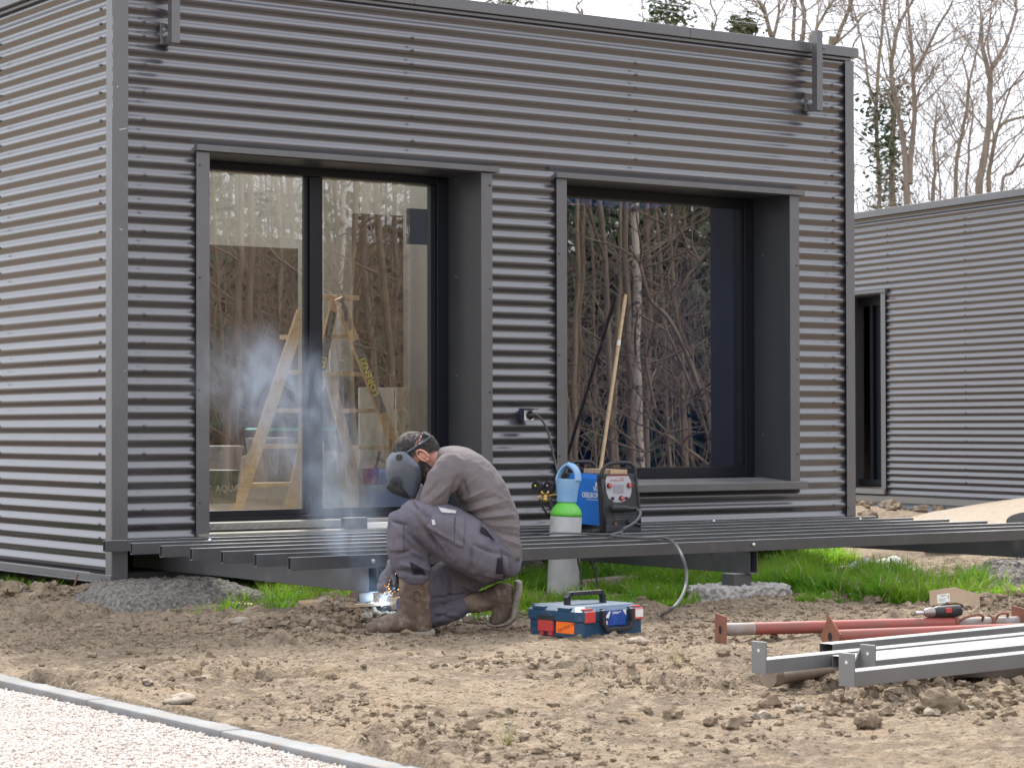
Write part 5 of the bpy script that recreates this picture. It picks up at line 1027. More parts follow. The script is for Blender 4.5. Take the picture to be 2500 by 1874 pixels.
for s_, wz_ in ((1, -.03), (-1, -.09)):                   # hands hidden in the gloves: palm and five fingers
    E_(q, [(262, 1075, wz_, 36, .026), (232, 1130, wz_, 44, .02), (212, 1165, wz_, 40, .018)])
    for j, (L, o_) in enumerate(((62, -28), (72, -10), (68, 10), (52, 28))): E_(q, [(205+o_*.5, 1165+j*4, wz_+.001*o_*.6, 14, .008), (185+o_*.5, 1165+L*.6, wz_+.0006*o_, 13, .008), (200+o_*.5, 1165+L, wz_+.0006*o_, 11, .007)], 10)
    E_(q, [(255, 1110, wz_+.02, 16, .009), (285, 1150, wz_+.03, 14, .008), (280, 1185, wz_+.03, 11, .007)], 10)
body = fused(q, 'body', M['skin'], .0075, 4)
q = MB()                                                  # ear with rim and lobe
ec = hx(-28, -12); p = zp(ec[0], ec[1], .083); t = V(cR*cd[0]-cU*cd[1]).normalized(); n_ = t.cross(V(BD)).normalized()
for i in range(1):
    rim = [p+t*(.031*math.cos(u)*(1.0 if math.cos(u) > 0 else 1.15))+n_*(.019*math.sin(u))+V(BD)*(.006+.006*math.sin(u)) for u in np.linspace(-2.7, 2.6, 18)]
    q.tube(rim, [.0035]+[.0052]*16+[.004], 8); q.sphere(p-V(BD)*.004, .02, 0, 14, 8, Matrix((t, n_, V(BD))).transposed(), (1.25, .8, .35)); q.sphere(p-t*.03+V(BD)*.002, .0095, 0, 10, 6)
wchild(q, 'ear', M['skin'], body, True)
# hair as clumped strands over a cap, beard as short strands
bvh = BVHTree.FromObject(body, bpy.context.evaluated_depsgraph_get())
q = MB(); hp0 = zp(*HC, 0); tC = V(cR*cd[0]-cU*cd[1]).normalized(); tF = V(cR*fd[0]-cU*fd[1]).normalized(); tS = V(BD).normalized()
inv = per.matrix_world @ body.matrix_parent_inverse
def scalp(dirv):
    o = V(hp0)+tC*.02; hit = bvh.ray_cast(o+dirv*.17, -dirv, .25); return (hit[0], hit[1]) if hit[0] is not None else (None, None)
rr = random.Random(3)
for i in range(9000):
    u, v_ = rr.uniform(-1, 1), rr.uniform(0, 6.283); s_ = math.sqrt(1-u*u); dv_ = (tC*u+tF*(s_*math.cos(v_))+tS*(s_*math.sin(v_))).normalized()
    cc, ff, ss = dv_.dot(tC), dv_.dot(tF), dv_.dot(tS)
    beard = False
    if ff > .48 and cc < .75: 
        beard = cc < -.30
        if not beard: continue
    elif cc < -.05-.62*max(0, -ff) + (.25 if ff > -.1 else 0): 
        beard = (ff > -.05 and cc < -.38)
        if not beard: continue
    if not beard and ff > -.32 and cc < .18+.3*ff and abs(ss) > .6: continue
    pt, nm = scalp(dv_)
    if pt is None: continue
    L = rr.uniform(.010, .02) if beard else rr.uniform(.016, .030)*(1.25 if cc > 0 else 1.0)
    fl = (tF*(.9) - tC*.2 if cc > .35 else -tC*.8-tF*.35); fl = fl-nm*fl.dot(nm); fl = fl.normalized() if fl.length > 1e-4 else fl
    if beard: fl = (-tC+tF*.3); fl = (fl-nm*fl.dot(nm)).normalized()
    fl = fl+tS*rr.uniform(-.25, .25)
    q.tube([pt-nm*.002, pt+nm*.006+fl*L*.4, pt+nm*.008+fl*L], [.0017, .0016, .0004], 3, 0, False)
wchild(q, 'hair', M['hair'], body, True)
# face shield
q = MB(); NS, NT = 26, 30
Fs = [(0, 318, 187), (.13, 266, 200), (.3, 230, 242), (.52, 222, 325), (.75, 232, 405), (.9, 250, 462), (1, 300, 494)]
Es = [(0, 372, 196), (.13, 405, 226), (.3, 444, 262), (.52, 478, 306), (.75, 491, 392), (.9, 474, 470), (1, 440, 546)]
itp = lambda T, s_: (np.interp(s_, [t[0] for t in T], [t[1] for t in T]), np.interp(s_, [t[0] for t in T], [t[2] for t in T]))
for i in range(NS+1):
    s_ = i/NS; (fx, fy2), (ex, ey) = itp(Fs, s_), itp(Es, s_); hw = .112*math.sin(math.pi*(.28+.56*s_))**.6
    for j in range(NT+1):
        a = (j/NT*2-1)*math.pi/2; c_ = abs(math.cos(a))**.62; sn = math.copysign(abs(math.sin(a))**.85, math.sin(a)); q.v.append(tuple(zp(ex+(fx-ex)*c_, ey+(fy2-ey)*c_, hw*sn)))
for i in range(NS):
    for j in range(NT): q.f.append((i*(NT+1)+j, i*(NT+1)+j+1, (i+1)*(NT+1)+j+1, (i+1)*(NT+1)+j)); q.m.append(0)
hel = wchild(q, 'welding_helmet', M['helmet'], per, True); s_ = hel.modifiers.new('s', 'SOLIDIFY'); s_.thickness = .004; s_.offset = 0
q = MB()                                                  # headband, pivot knob, lower visor housing
hb = []
for i in range(30):
    f = i/29; th = math.pi*(f); aa = np.array([372, 200])*(1-f)+np.array([545, 92])*f; wd_ = .098*math.sin(math.pi*min(1, .42+.58*(1-f)) if f > .5 else math.pi*.5)**.7
    hb.append(zp(aa[0], aa[1], max(.0, wd_) if f < .97 else .02))
for i in range(29):
    a, b = V(hb[i]), V(hb[i+1]); up_ = V(cR*.55+cU*.84); hw = up_*(.0105)
    q.add([a-hw, b-hw, b+hw, a+hw], [(0, 1, 2, 3)])
st = wchild(q, 'head_strap', M['helmet'], hel, True); sm_ = st.modifiers.new('s', 'SOLIDIFY'); sm_.thickness = .003; sm_.offset = 0
def knob(zx, zy, wo, r, h, m, name, dirv=None):
    q = MB(); ax = V(BD if dirv is None else dirv).normalized(); T = ax.to_track_quat('Z', 'Y').to_matrix().to_4x4(); T.translation = V(zp(zx, zy, wo)); q.lathe([(r, 0), (r, h*.55), (r*.8, h*.6), (r*.78, h), (r*.3, h*1.01)], 22, 0, T); return wchild(q, name, m, hel, 'auto')
knob(322, 233, .098, .0155, .016, M['black'], 'pivot_knob'); knob(512, 76, .035, .019, .018, M['black'], 'ratchet_dial', cU*.8+cR*.45-cF*.4)
knob(292, 424, .094, .026, .010, M['black'], 'adjusting_knob'); knob(292, 424, .104, .013, .010, M['frame'], 'adjusting_knob')
q = MB(); q.etube([(zp(268, 430, .075), .03, .022), (zp(300, 470, .08), .026, .02), (zp(370, 515, .07), .012, .014), (zp(398, 534, .06), .006, .008)], BD, 14); q.etube([(zp(250, 440, 0), .022, .08), (zp(300, 482, 0), .022, .08), (zp(380, 528, 0), .01, .065)], BD, 16); wchild(q, 'visor_housing', M['black'], hel, True)
# boots
def boot(shaft, foot, sole, wv, label=None):
    q = MB(); E_(q, shaft); E_(q, foot)
    fo = lambda c: .004*mnoise.noise(c*14)+.005*abs(mnoise.noise(Vector((c.x*10, c.y*10, c.z*26))))+.002*mnoise.noise(c*40)
    b = fused(q, 'boot', M['leather'], .007, 4, fo); q = MB(); E_(q, sole); s_ = fused(q, 'sole', M['sole'], .006, 2, lambda c: .003*mnoise.noise(c*45)); s_.parent = b; s_.matrix_parent_inverse = per.matrix_world.inverted() if False else b.matrix_world.inverted() @ Matrix.Identity(4)
    bpy.context.view_layer.update(); s_.matrix_parent_inverse = b.matrix_world.inverted(); return b
bpy.context.view_layer.update()
bt = boot([(428, 1140, .18, 112, .058), (432, 1200, .18, 114, .06), (436, 1290, .18, 112, .058), (440, 1360, .18, 106, .054), (452, 1430, .18, 108, .05), (470, 1490, .18, 96, .046)],
     [(530, 1485, .18, 68, .046), (440, 1465, .18, 92, .048), (330, 1474, .18, 86, .050), (220, 1494, .18, 70, .053), (135, 1510, .18, 56, .050), (95, 1520, .18, 42, .042)],
     [(575, 1545, .18, 30, .042), (500, 1552, .18, 31, .046), (380, 1556, .18, 25, .046), (250, 1556, .18, 25, .052), (140, 1548, .18, 25, .049), (85, 1540, .18, 22, .038)], .18)
q = MB(); q.tube([zp(316+230*t, 1132-5*math.sin(t*3.1), .235-.0*t) for t in np.linspace(.05, .95, 10)], .0035, 6); q.tube([zp(455+35*math.cos(u), 1265+38*math.sin(u), .242) for u in np.linspace(0, 6.28, 17)][:-1], .003, 6, 0, False, True); q.tube(smooth_path([zp(490, 1130, .236), zp(465, 1150, .243), zp(450, 1185, .243)], 4), .004, 6)
wchild(q, 'boot_trim', M['leather'], bt, True)
boot([(760, 1325, -.10, 66, .05), (880, 1320, -.10, 74, .052), (1000, 1295, -.10, 80, .052), (1085, 1262, -.10, 90, .05), (1120, 1240, -.10, 80, .046)],
     [(1115, 1210, -.10, 62, .042), (1110, 1300, -.10, 78, .044), (1095, 1390, -.10, 74, .048), (1070, 1440, -.10, 62, .05), (1020, 1465, -.10, 42, .045)],
     [(1212, 1165, -.10, 30, .042), (1212, 1240, -.10, 32, .044), (1190, 1330, -.10, 28, .044), (1178, 1420, -.10, 27, .05), (1130, 1475, -.10, 22, .05), (1030, 1490, -.10, 18, .046), (975, 1470, -.10, 20, .04)], -.10)
# gloves and torch
for s_, wz_ in ((1, -.03), (-1, -.09)):
    q = MB(); E_(q, [(285, 1030, wz_, 60, .045), (262, 1080, wz_, 48, .036), (232, 1130, wz_, 56, .028), (212, 1165, wz_, 50, .026)], 16)
    for j, (L, o_) in enumerate(((66, -30), (78, -10), (72, 10), (56, 30))): E_(q, [(207+o_*.5, 1160+j*4, wz_+.0006*o_, 19, .012), (180+o_*.5, 1165+L*.6, wz_+.0006*o_, 18, .011), (200+o_*.5, 1168+L, wz_+.0006*o_, 16, .010)], 10)
    E_(q, [(258, 1110, wz_+.02, 21, .013), (290, 1150, wz_+.032, 19, .012), (284, 1190, wz_+.032, 16, .010)], 10)
    fused(q, 'glove', M['glove'], .005, 3, lambda c: .002*mnoise.noise(c*40))
weld = at(931, 1466, 'Y', -2.125)
q = MB(); q.tube(smooth_path([weld+np.array([.012, -.01, .012]), weld+np.array([.03, -.03, .035]), weld+np.array([.035, -.07, .075]), zp(215, 1180, -.05), zp(260, 1120, -.05)], 6), [.007]*6+[.008]*6+[.011]*13, 10)
tag(q.build('welding_torch', M['black'], None, True), 'black welding torch held in the gloved hands at the foot of the deck leg', 'welding torch')
# cloth details laid on the trousers
bpy.context.view_layer.update(); tb = BVHTree.FromObject(tro, bpy.context.evaluated_depsgraph_get()); PM = tro.matrix_world.inverted()
def patch(name, poly, m, nx=10, ny=6, off=.003, bv=None, par=None):
    (x0, y0), (x1, y1), (x2, y2), (x3, y3) = poly; q = MB(); ok = True
    for j in range(ny+1):
        for i in range(nx+1):
            u, v_ = i/nx, j/ny; zx = (x0*(1-u)+x1*u)*(1-v_)+(x3*(1-u)+x2*u)*v_; zy = (y0*(1-u)+y1*u)*(1-v_)+(y3*(1-u)+y2*u)*v_
            o = Vector(CAM); d = (V(zp(zx, zy))-o).normalized(); h = (bv or tb).ray_cast(PM @ o, d)
            if h[0] is None: return None
            q.v.append(tuple(h[0]-d*off+h[1]*off*.3))
    for j in range(ny):
        for i in range(nx): q.f.append((j*(nx+1)+i, j*(nx+1)+i+1, (j+1)*(nx+1)+i+1, (j+1)*(nx+1)+i)); q.m.append(0)
    o = wchild(q, name, m, par or tro, True); s_ = o.modifiers.new('s', 'SOLIDIFY'); s_.thickness = .002; s_.offset = -1; return o
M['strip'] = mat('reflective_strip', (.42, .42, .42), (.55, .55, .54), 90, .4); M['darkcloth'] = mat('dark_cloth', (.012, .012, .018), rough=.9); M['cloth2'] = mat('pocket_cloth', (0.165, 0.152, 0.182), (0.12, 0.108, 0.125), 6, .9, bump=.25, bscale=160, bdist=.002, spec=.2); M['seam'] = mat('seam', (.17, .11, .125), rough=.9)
patch('reflective_strip', [(612, 606), (752, 634), (742, 655), (640, 648)], M['strip'], 12, 3)
patch('cargo_pocket', [(575, 655), (735, 690), (738, 874), (524, 760)], M['cloth2'], 14, 10, .003)
patch('pocket_panel', [(742, 668), (815, 690), (800, 905), (738, 878)], M['cloth2'], 8, 12, .0035)
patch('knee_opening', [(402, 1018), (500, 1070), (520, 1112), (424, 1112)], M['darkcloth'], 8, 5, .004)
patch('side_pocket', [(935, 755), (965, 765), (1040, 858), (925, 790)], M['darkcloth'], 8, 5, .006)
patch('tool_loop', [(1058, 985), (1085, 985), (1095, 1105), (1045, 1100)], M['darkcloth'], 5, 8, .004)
patch('tool_pocket', [(1092, 960), (1130, 980), (1140, 1120), (1100, 1130)], M['cloth2'], 8, 10, .006)
patch('pocket_print', [(566, 705), (584, 700), (596, 738), (570, 745)], M['strip'], 4, 4, .006)
patch('knee_seam', [(425, 560), (434, 562), (468, 612), (460, 614)], M['seam'], 3, 8, .003)
patch('knee_pad', [(262, 712), (352, 738), (352, 935), (250, 940)], M['cloth2'], 10, 12, .0025)

# ------------------------------------------------------------------ arc, sparks, smoke
q = MB(); q.sphere(weld, .0065, 0, 14, 8); tag(q.build('welding_arc', emit('arc', (.62, .80, 1.0), 22.0), None, True), 'blazing blue white welding arc at the foot of the deck leg', 'welding arc')
pl = bpy.data.lights.new('arc_light', 'POINT'); pl.energy = 1.0; pl.color = (.45, .70, 1.0); pl.shadow_soft_size = .012; po_ = bpy.data.objects.new('arc_light', pl); COL.objects.link(po_); po_.location = V(weld)+Vector((.0, -.02, .01))
q = MB(); rs = random.Random(9)
for i in range(55):
    zx, zy = rs.gauss(228, 34), rs.gauss(1215, 80)
    if zy > 1380 or zy < 1085 or zx < 165 or zx > 320: continue
    p = V(zp(zx, zy, rs.uniform(-.12, .08))); L = rs.uniform(.002, .010); d = (p-V(weld)).normalized()+Vector((0, 0, rs.uniform(-.8, .2)))
    q.tube([p, p+d.normalized()*L], rs.uniform(.0006, .0014), 5)
tag(q.build('sparks', emit('spark', (1.0, .42, .12), 4.0), None, True), kind='stuff')
def smoke_mat(blobs):
    m = bpy.data.materials.new('weld_smoke'); m.use_nodes = True; n = m.node_tree.nodes; l = m.node_tree.links; n.remove(n['Principled BSDF'])
    t = n.new('ShaderNodeTexCoord'); acc = None
    nz = n.new('ShaderNodeTexNoise'); nz.inputs['Scale'].default_value = 3.4; nz.inputs['Detail'].default_value = 5; nz.inputs['Distortion'].default_value = 1.2
    mp_ = n.new('ShaderNodeMapping'); mp_.inputs['Scale'].default_value = (1, 1, .6); l.new(t.outputs['Object'], mp_.inputs['Vector']); l.new(mp_.outputs[0], nz.inputs['Vector'])
    wv = n.new('ShaderNodeVectorMath'); wv.operation = 'MULTIPLY_ADD'; wv.inputs[1].default_value = (.30, .30, .30); l.new(nz.outputs['Color'], wv.inputs[0])
    off = n.new('ShaderNodeVectorMath'); off.operation = 'ADD'; off.inputs[1].default_value = (-.15, -.15, -.15); l.new(t.outputs['Object'], off.inputs[0]); l.new(off.outputs[0], wv.inputs[2])
    for (p, r_, d_) in blobs:
        s_ = n.new('ShaderNodeVectorMath'); s_.operation = 'DISTANCE'; s_.inputs[1].default_value = tuple(map(float, p)); l.new(wv.outputs[0], s_.inputs[0])
        mr = n.new('ShaderNodeMapRange'); mr.interpolation_type = 'SMOOTHSTEP'; mr.inputs['From Min'].default_value = r_; mr.inputs['From Max'].default_value = 0; mr.inputs['To Max'].default_value = d_; l.new(s_.outputs['Value'], mr.inputs['Value'])
        if acc is None: acc = mr.outputs[0]
        else:
            a = n.new('ShaderNodeMath'); a.operation = 'ADD'; l.new(acc, a.inputs[0]); l.new(mr.outputs[0], a.inputs[1]); acc = a.outputs[0]
    n2 = n.new('ShaderNodeTexNoise'); n2.inputs['Scale'].default_value = 7; n2.inputs['Detail'].default_value = 6; n2.inputs['Distortion'].default_value = 1.6; l.new(mp_.outputs[0], n2.inputs['Vector'])
    m2 = n.new('ShaderNodeMapRange'); m2.inputs['From Min'].default_value = .40; m2.inputs['From Max'].default_value = .66; m2.inputs['To Max'].default_value = 1.75; l.new(n2.outputs['Fac'], m2.inputs['Value'])
    mu = n.new('ShaderNodeMath'); mu.operation = 'MULTIPLY'; l.new(acc, mu.inputs[0]); l.new(m2.outputs[0], mu.inputs[1])
    v_ = n.new('ShaderNodeVolumePrincipled'); v_.inputs['Color'].default_value = (.76, .86, 1.0, 1); v_.inputs['Anisotropy'].default_value = .2; l.new(mu.outputs[0], v_.inputs['Density']); l.new(v_.outputs[0], n['Material Output'].inputs['Volume']); return m
blobs = [(weld+np.array([.0, -.02, .03]), .11, 2.0), (wp(915, 1400, 11.0), .13, 1.6), (wp(870, 1330, 11.02), .2, 1.3), (wp(835, 1260, 11.1), .26, 1.3), (wp(815, 1170, 11.3), .30, 1.3), (wp(770, 1080, 11.5), .36, 1.4), (wp(700, 990, 11.6), .40, 1.5), (wp(610, 930, 11.6), .36, 1.5), (wp(760, 900, 11.7), .26, .7), (wp(850, 1290, 11.35), .24, 1.0)]
bl = np.array([b[0] for b in blobs]); lo = bl.min(0)-.42; hi = bl.max(0)+.42; lo[2] = max(lo[2], .13); hi[1] = -.07
q = MB(); q.box(lo, hi); sm = q.build('smoke', smoke_mat(blobs)); tag(sm, kind='stuff')
sm.visible_shadow = True
# ------------------------------------------------------------------ trees
M['bark'] = mat('bark', (0.29, 0.235, 0.185), (0.165, 0.132, 0.105), 7, .9, stretch=(1, 1, .25), bump=.4, bscale=14, bdist=.03)
M['bark2'] = mat('lichen_bark', (0.30, 0.25, 0.16), (0.18, 0.145, 0.11), 4, .9, stretch=(1, 1, .3), bump=.4, bscale=14, bdist=.03)
M['birch'] = mat('birch_bark', (0.55, 0.50, 0.46), (0.10, 0.085, 0.075), 6, .8, stretch=(1, 1, 2.5), thr=(.54, .62))
M['twig'] = mat('twigs', (0.28, 0.22, 0.17), (0.19, 0.15, 0.12), 3, .9)
M['ivy'] = mat('ivy_leaves', (0.022, 0.060, 0.018), (0.05, 0.10, 0.025), 5, .5)
M['needle'] = mat('needles', (0.06, 0.09, 0.035), (0.10, 0.125, 0.05), 5, .6)
def perp(d, r): v = Vector((r.uniform(-1, 1), r.uniform(-1, 1), r.uniform(-1, 1))); v = v-d*v.dot(d); return v.normalized()
def grow(q, p, d, L, rad, lev, r, nseg=5, up=.12, kink=.22, spread_=.8, kids=(3, 5), maxlev=3):
    pts = [p.copy()]; dirs = [d.copy()]; rs_ = [rad]; n = max(3, nseg-lev)
    for i in range(n):
        d = (d+perp(d, r)*kink*r.random()+Vector((0, 0, up*.5))).normalized(); p = p+d*(L/n); pts.append(p.copy()); dirs.append(d.copy()); rs_.append(rad*(1-.8*(i+1)/n)+.0015)
    q.tube(pts, rs_, 5 if lev == 0 else (4 if lev == 1 else 3), 0, False)
    if lev >= maxlev: return
    for k_ in range(r.randint(*kids)):
        t = r.uniform(.25, 1.0); i = min(int(t*n), n-1); f = t*n-i; b = pts[i]*(1-f)+pts[i+1]*f; dd = (dirs[i]*.75+perp(dirs[i], r)*spread_+Vector((0, 0, .2))).normalized()
        grow(q, b, dd, L*r.uniform(.38, .62), rs_[i]*.5+.001, lev+1, r, nseg, up, kink*1.15, spread_, kids, maxlev)
def leaves_on(q, pts, n, r, rad, sz, flat=False):
    for _ in range(n):
        i = r.randrange(len(pts)-1); t = r.random(); p = pts[i]*(1-t)+pts[i+1]*t+Vector((r.gauss(0, rad), r.gauss(0, rad), r.gauss(0, rad*.8))); a = perp(Vector((0, 0, 1)), r); b = Vector((r.uniform(-1, 1), r.uniform(-1, 1), r.uniform(-.6, 1))).normalized(); s_ = sz*r.uniform(.6, 1.3)
        q.add([p-a*s_*.5, p+b*s_*.5, p+a*s_*.5, p-b*s_*.6], [(0, 1, 2, 3)])
def traced(name, label, paths, D, group, bark, seed, twig=1.0, ivy=None, leaf=None, cat='tree', kids=(2, 4), ml=2):
    """paths: [(list of (px, py), base radius m, tip radius m)]; main limbs read off the photo, stood at distance D"""
    r = random.Random(seed); tr = MB(); cw_ = MB(); lv = MB(); first = None
    for ip, (pp, ra, rb_) in enumerate(paths):
        dz = r.uniform(-.6, .6) if ip else 0.0; P = [V(wp(x, y, D+dz*(j/max(1, len(pp)-1)))) for j, (x, y) in enumerate(pp)]
        if ip == 0:
            g = g1(P[0].x, P[0].y); base_ = Vector((P[0].x-(P[1].x-P[0].x)*.2, P[0].y, g-.1)); P = [base_, (base_+P[0])/2+Vector((.06, .02, 0))]+P; first = base_
        sp = smooth_path(P, 4); N = len(sp); rr_ = [.44*(ra*(1-i/(N-1))+rb_*i/(N-1)) for i in range(N)]
        sp = [p_+Vector((r.uniform(-1, 1), r.uniform(-1, 1), 0))*.25*rr_[i] for i, p_ in enumerate(sp)]; (tr if ip == 0 else cw_).tube(sp, rr_, 8 if ip == 0 else 6, 0, False)
        cnt = int((8 if ip == 0 else 6)*twig)
        for _ in range(cnt):
            i = r.randrange(N//4 if ip else N//3, N-1); dd = (sp[i+1]-sp[i]).normalized(); d2 = (dd*.6+perp(dd, r)+Vector((0, 0, .35))).normalized()
            grow(cw_, sp[i], d2, r.uniform(.7, 1.9)*(D/40), min(rr_[i]*.42, .014), 1, r, 6, .1, .35, .9, kids, ml+1)
        if ivy and ip in ivy: leaves_on(lv, sp[int(N*.12):int(N*ivy[ip][0])], int(ivy[ip][1]*1.7), r, ivy[ip][2]*.75, .085)
        if leaf and ip in leaf: leaves_on(lv, sp[int(N*leaf[ip][0]):], int(leaf[ip][1]*1.6), r, leaf[ip][2], .10)
    t = thing(name, label, cat, first, 0, group); bpy.context.view_layer.update()
    wchild(tr, 'trunk', bark, t, True); wchild(cw_, 'crown', M['twig'], t, True)
    if lv.v: wchild(lv, 'ivy' if ivy else 'needles', M['ivy'] if ivy else M['needle'], t)
    return t
S5 = lambda L: [(2080+.3376*a, .3376*b) for a, b in L]; S3 = lambda L: [(1660+.38*a, .38*b) for a, b in L]; S2 = lambda L: [(830+.38*a, .38*b) for a, b in L]
G = 'bare trees behind the cabins'
T = traced
T('bare_tree', 'bare tree with ivy up a thin trunk, first right of the near cabin', [(S5([(200, 1500), (185, 1100), (175, 800), (190, 500), (215, 250), (235, 0), (250, -200)]), .10, .05), (S5([(175, 780), (120, 600), (90, 380), (40, 180), (10, 60), (-30, -100)]), .06, .02), (S5([(180, 700), (60, 560), (-20, 500)]), .035, .01), (S5([(170, 1120), (90, 1040), (20, 980)]), .03, .01), (S5([(190, 520), (120, 560), (20, 660)]), .03, .01)], 40, G, M['bark2'], 1, 1.1, {0: (.60, 500, .18)})
T('bare_tree', 'bare tree with the thickest ivy sleeve on its trunk', [(S5([(290, 1500), (290, 1100), (300, 750), (285, 500), (320, 250), (370, 120), (430, 20), (480, -120)]), .15, .05), (S5([(285, 600), (250, 560), (205, 380), (170, 330), (90, 260)]), .05, .015), (S5([(300, 590), (420, 510)]), .04, .015), (S5([(300, 680), (380, 600), (400, 560)]), .04, .015), (S5([(290, 440), (260, 250), (230, 90), (240, 0)]), .05, .02)], 42, G, M['bark2'], 2, 1.0, {0: (.52, 850, .22)})
T('bare_tree', 'tall bare tree with twin stems just right of the ivy trunks', [(S5([(400, 1480), (385, 1200), (370, 1000), (335, 850), (315, 700), (290, 560)]), .15, .06), (S5([(415, 1330), (430, 1100), (450, 800), (440, 550), (425, 300), (410, 100), (400, -80)]), .12, .04), (S5([(440, 545), (520, 400), (620, 200), (700, 70), (740, -20)]), .08, .03), (S5([(455, 800), (490, 640), (570, 540), (630, 400)]), .05, .02), (S5([(375, 1000), (440, 900)]), .04, .02), (S5([(440, 500), (560, 455)]), .035, .01)], 38, G, M['bark'], 3, 1.1)
T('bare_tree', 'thin knotty bare tree with a low forked crown in the gap', [(S5([(580, 1470), (600, 1250), (590, 1050), (605, 890)]), .085, .05), (S5([(605, 890), (560, 830), (520, 800)]), .035, .01), (S5([(607, 890), (660, 820), (720, 740)]), .035, .01), (S5([(600, 1150), (690, 1130), (760, 1100)]), .025, .01), (S5([(605, 890), (620, 700), (640, 600)]), .03, .01)], 40, G, M['bark2'], 4, .9)
T('bare_tree', 'slim bare sapling with straight rods beside the low forked tree', [(S5([(640, 1450), (630, 1250), (618, 1080), (600, 1000)]), .04, .02), (S5([(640, 1400), (480, 1200), (440, 1000)]), .03, .01), (S5([(560, 1460), (545, 1300), (540, 1200)]), .03, .01)], 41, G, M['bark'], 5, .7)
T('bare_tree', 'bare tree splitting into three upright limbs left of the biggest trunk', [(S5([(750, 1440), (760, 1150), (800, 950), (835, 760), (845, 600)]), .10, .065), (S5([(845, 600), (800, 420), (810, 390), (840, 320)]), .045, .015), (S5([(850, 600), (895, 400), (930, 200), (925, 20), (925, -100)]), .05, .03), (S5([(770, 1050), (720, 980), (660, 960)]), .03, .01), (S5([(845, 620), (960, 560)]), .03, .01), (S5([(840, 700), (830, 800), (740, 830)]), .03, .01)], 43, G, M['bark2'], 6, 1.0)
T('bare_tree', 'bare tree with a dark crooked stem leaning towards the biggest trunk', [(S5([(825, 1430), (845, 1150), (850, 1000), (875, 850), (870, 760), (840, 640)]), .07, .03), (S5([(850, 1000), (900, 900), (960, 850)]), .03, .01), (S5([(880, 760), (965, 690)]), .03, .01)], 44, G, M['bark'], 7, .8)
T('bare_tree', 'biggest bare tree with a thick leaning trunk forking high up', [(S5([(920, 1420), (960, 1150), (990, 900), (1000, 620), (985, 500), (950, 370), (935, 200), (945, 130)]), .17, .05), (S5([(945, 140), (925, 60), (920, -60)]), .05, .03), (S5([(1000, 560), (1020, 470), (1070, 400), (1130, 270), (1180, 110), (1190, 60), (1180, -40)]), .09, .04), (S5([(1010, 480), (980, 300), (1005, 100), (1010, -60)]), .05, .02), (S5([(1020, 470), (1060, 520), (1060, 600)]), .03, .01), (S5([(1000, 640), (1070, 570), (1150, 440)]), .04, .015)], 37, G, M['bark'], 8, 1.0)
T('bare_tree', 'bare tree spreading low limbs out of the right picture edge', [(S5([(990, 1400), (1010, 1150), (1050, 960), (1100, 890), (1180, 860), (1280, 840)]), .10, .05), (S5([(1050, 960), (1085, 830), (1150, 640), (1260, 500)]), .05, .03), (S5([(1050, 740), (1140, 640), (1260, 560)]), .05, .02), (S5([(1100, 890), (1180, 780), (1260, 700)]), .03, .015), (S5([(1040, 1000), (960, 1060), (940, 1100)]), .03, .01)], 39, G, M['bark2'], 9, 1.1)
T('bare_tree', 'bare tree leaning right across the lower right corner of the sky', [(S5([(1080, 1390), (1160, 1250), (1250, 1110), (1330, 980)]), .07, .04), (S5([(1010, 1260), (1100, 1170), (1200, 1010), (1260, 960)]), .035, .015), (S5([(1160, 1370), (1260, 1300)]), .03, .01)], 36, G, M['bark'], 10, .9)
T('bare_tree', 'clump of bare stems above the roof left of the roof bracket', [(S3([(600, 330), (590, 250), (560, 130), (540, 60), (500, 0), (470, -90)]), .13, .05), (S3([(600, 240), (630, 120), (640, 0), (645, -80)]), .08, .04), (S3([(560, 130), (520, 60), (450, 20), (380, 10)]), .04, .015), (S3([(630, 130), (720, 70)]), .03, .01)], 42, G, M['bark2'], 11, 1.2)
T('bare_tree', 'two parallel bare trunks rising behind the roof near the bracket', [(S3([(790, 330), (785, 265), (800, 120), (785, 0), (780, -100)]), .12, .07), (S3([(722, 300), (730, 200), (735, 100), (742, 0), (750, -80)]), .09, .06), (S3([(790, 240), (680, 180), (640, 140)]), .03, .01)], 41, G, M['bark'], 12, 1.0)
T('bare_tree', 'bare tree leaning right over the roof beside the two parallel trunks', [(S3([(840, 330), (850, 275), (880, 180), (930, 90), (990, 0), (1030, -70)]), .09, .05), (S3([(870, 190), (890, 90), (885, 0)]), .04, .02), (S3([(930, 90), (1010, 60), (1060, 10)]), .03, .01)], 40, G, M['bark2'], 13, 1.1)
T('bare_tree', 'thick leaning bare tree right at the roof bracket', [(S3([(970, 340), (985, 290), (1040, 170), (1090, 50), (1100, 0), (1110, -70)]), .14, .07), (S3([(990, 290), (1120, 175), (1180, 100), (1260, 60)]), .06, .03), (S3([(1130, 170), (1100, 100), (1120, 20)]), .04, .02), (S3([(1100, 330), (1150, 230), (1300, 100)]), .04, .015)], 43, G, M['bark2'], 14, 1.1)
T('bare_tree', 'slender bare tree over the middle of the roof edge', [(S3([(205, 260), (215, 200), (235, 110), (200, 30), (190, -40)]), .06, .03), (S3([(235, 110), (280, 30), (300, -30)]), .03, .01)], 42, G, M['bark'], 15, 1.1)
T('bare_tree', 'bare tree with crossing twigs over the roof, furthest left of the bare ones', [(S2([(1560, 190), (1550, 100), (1520, 40), (1560, 0), (1580, -60)]), .06, .03), (S2([(1330, 120), (1335, 40), (1330, -40)]), .03, .015), (S2([(1480, 90), (1400, 50), (1340, 20)]), .02, .008), (S2([(1960, 170), (1940, 60), (1950, -20)]), .03, .015)], 43, G, M['bark'], 16, .9)
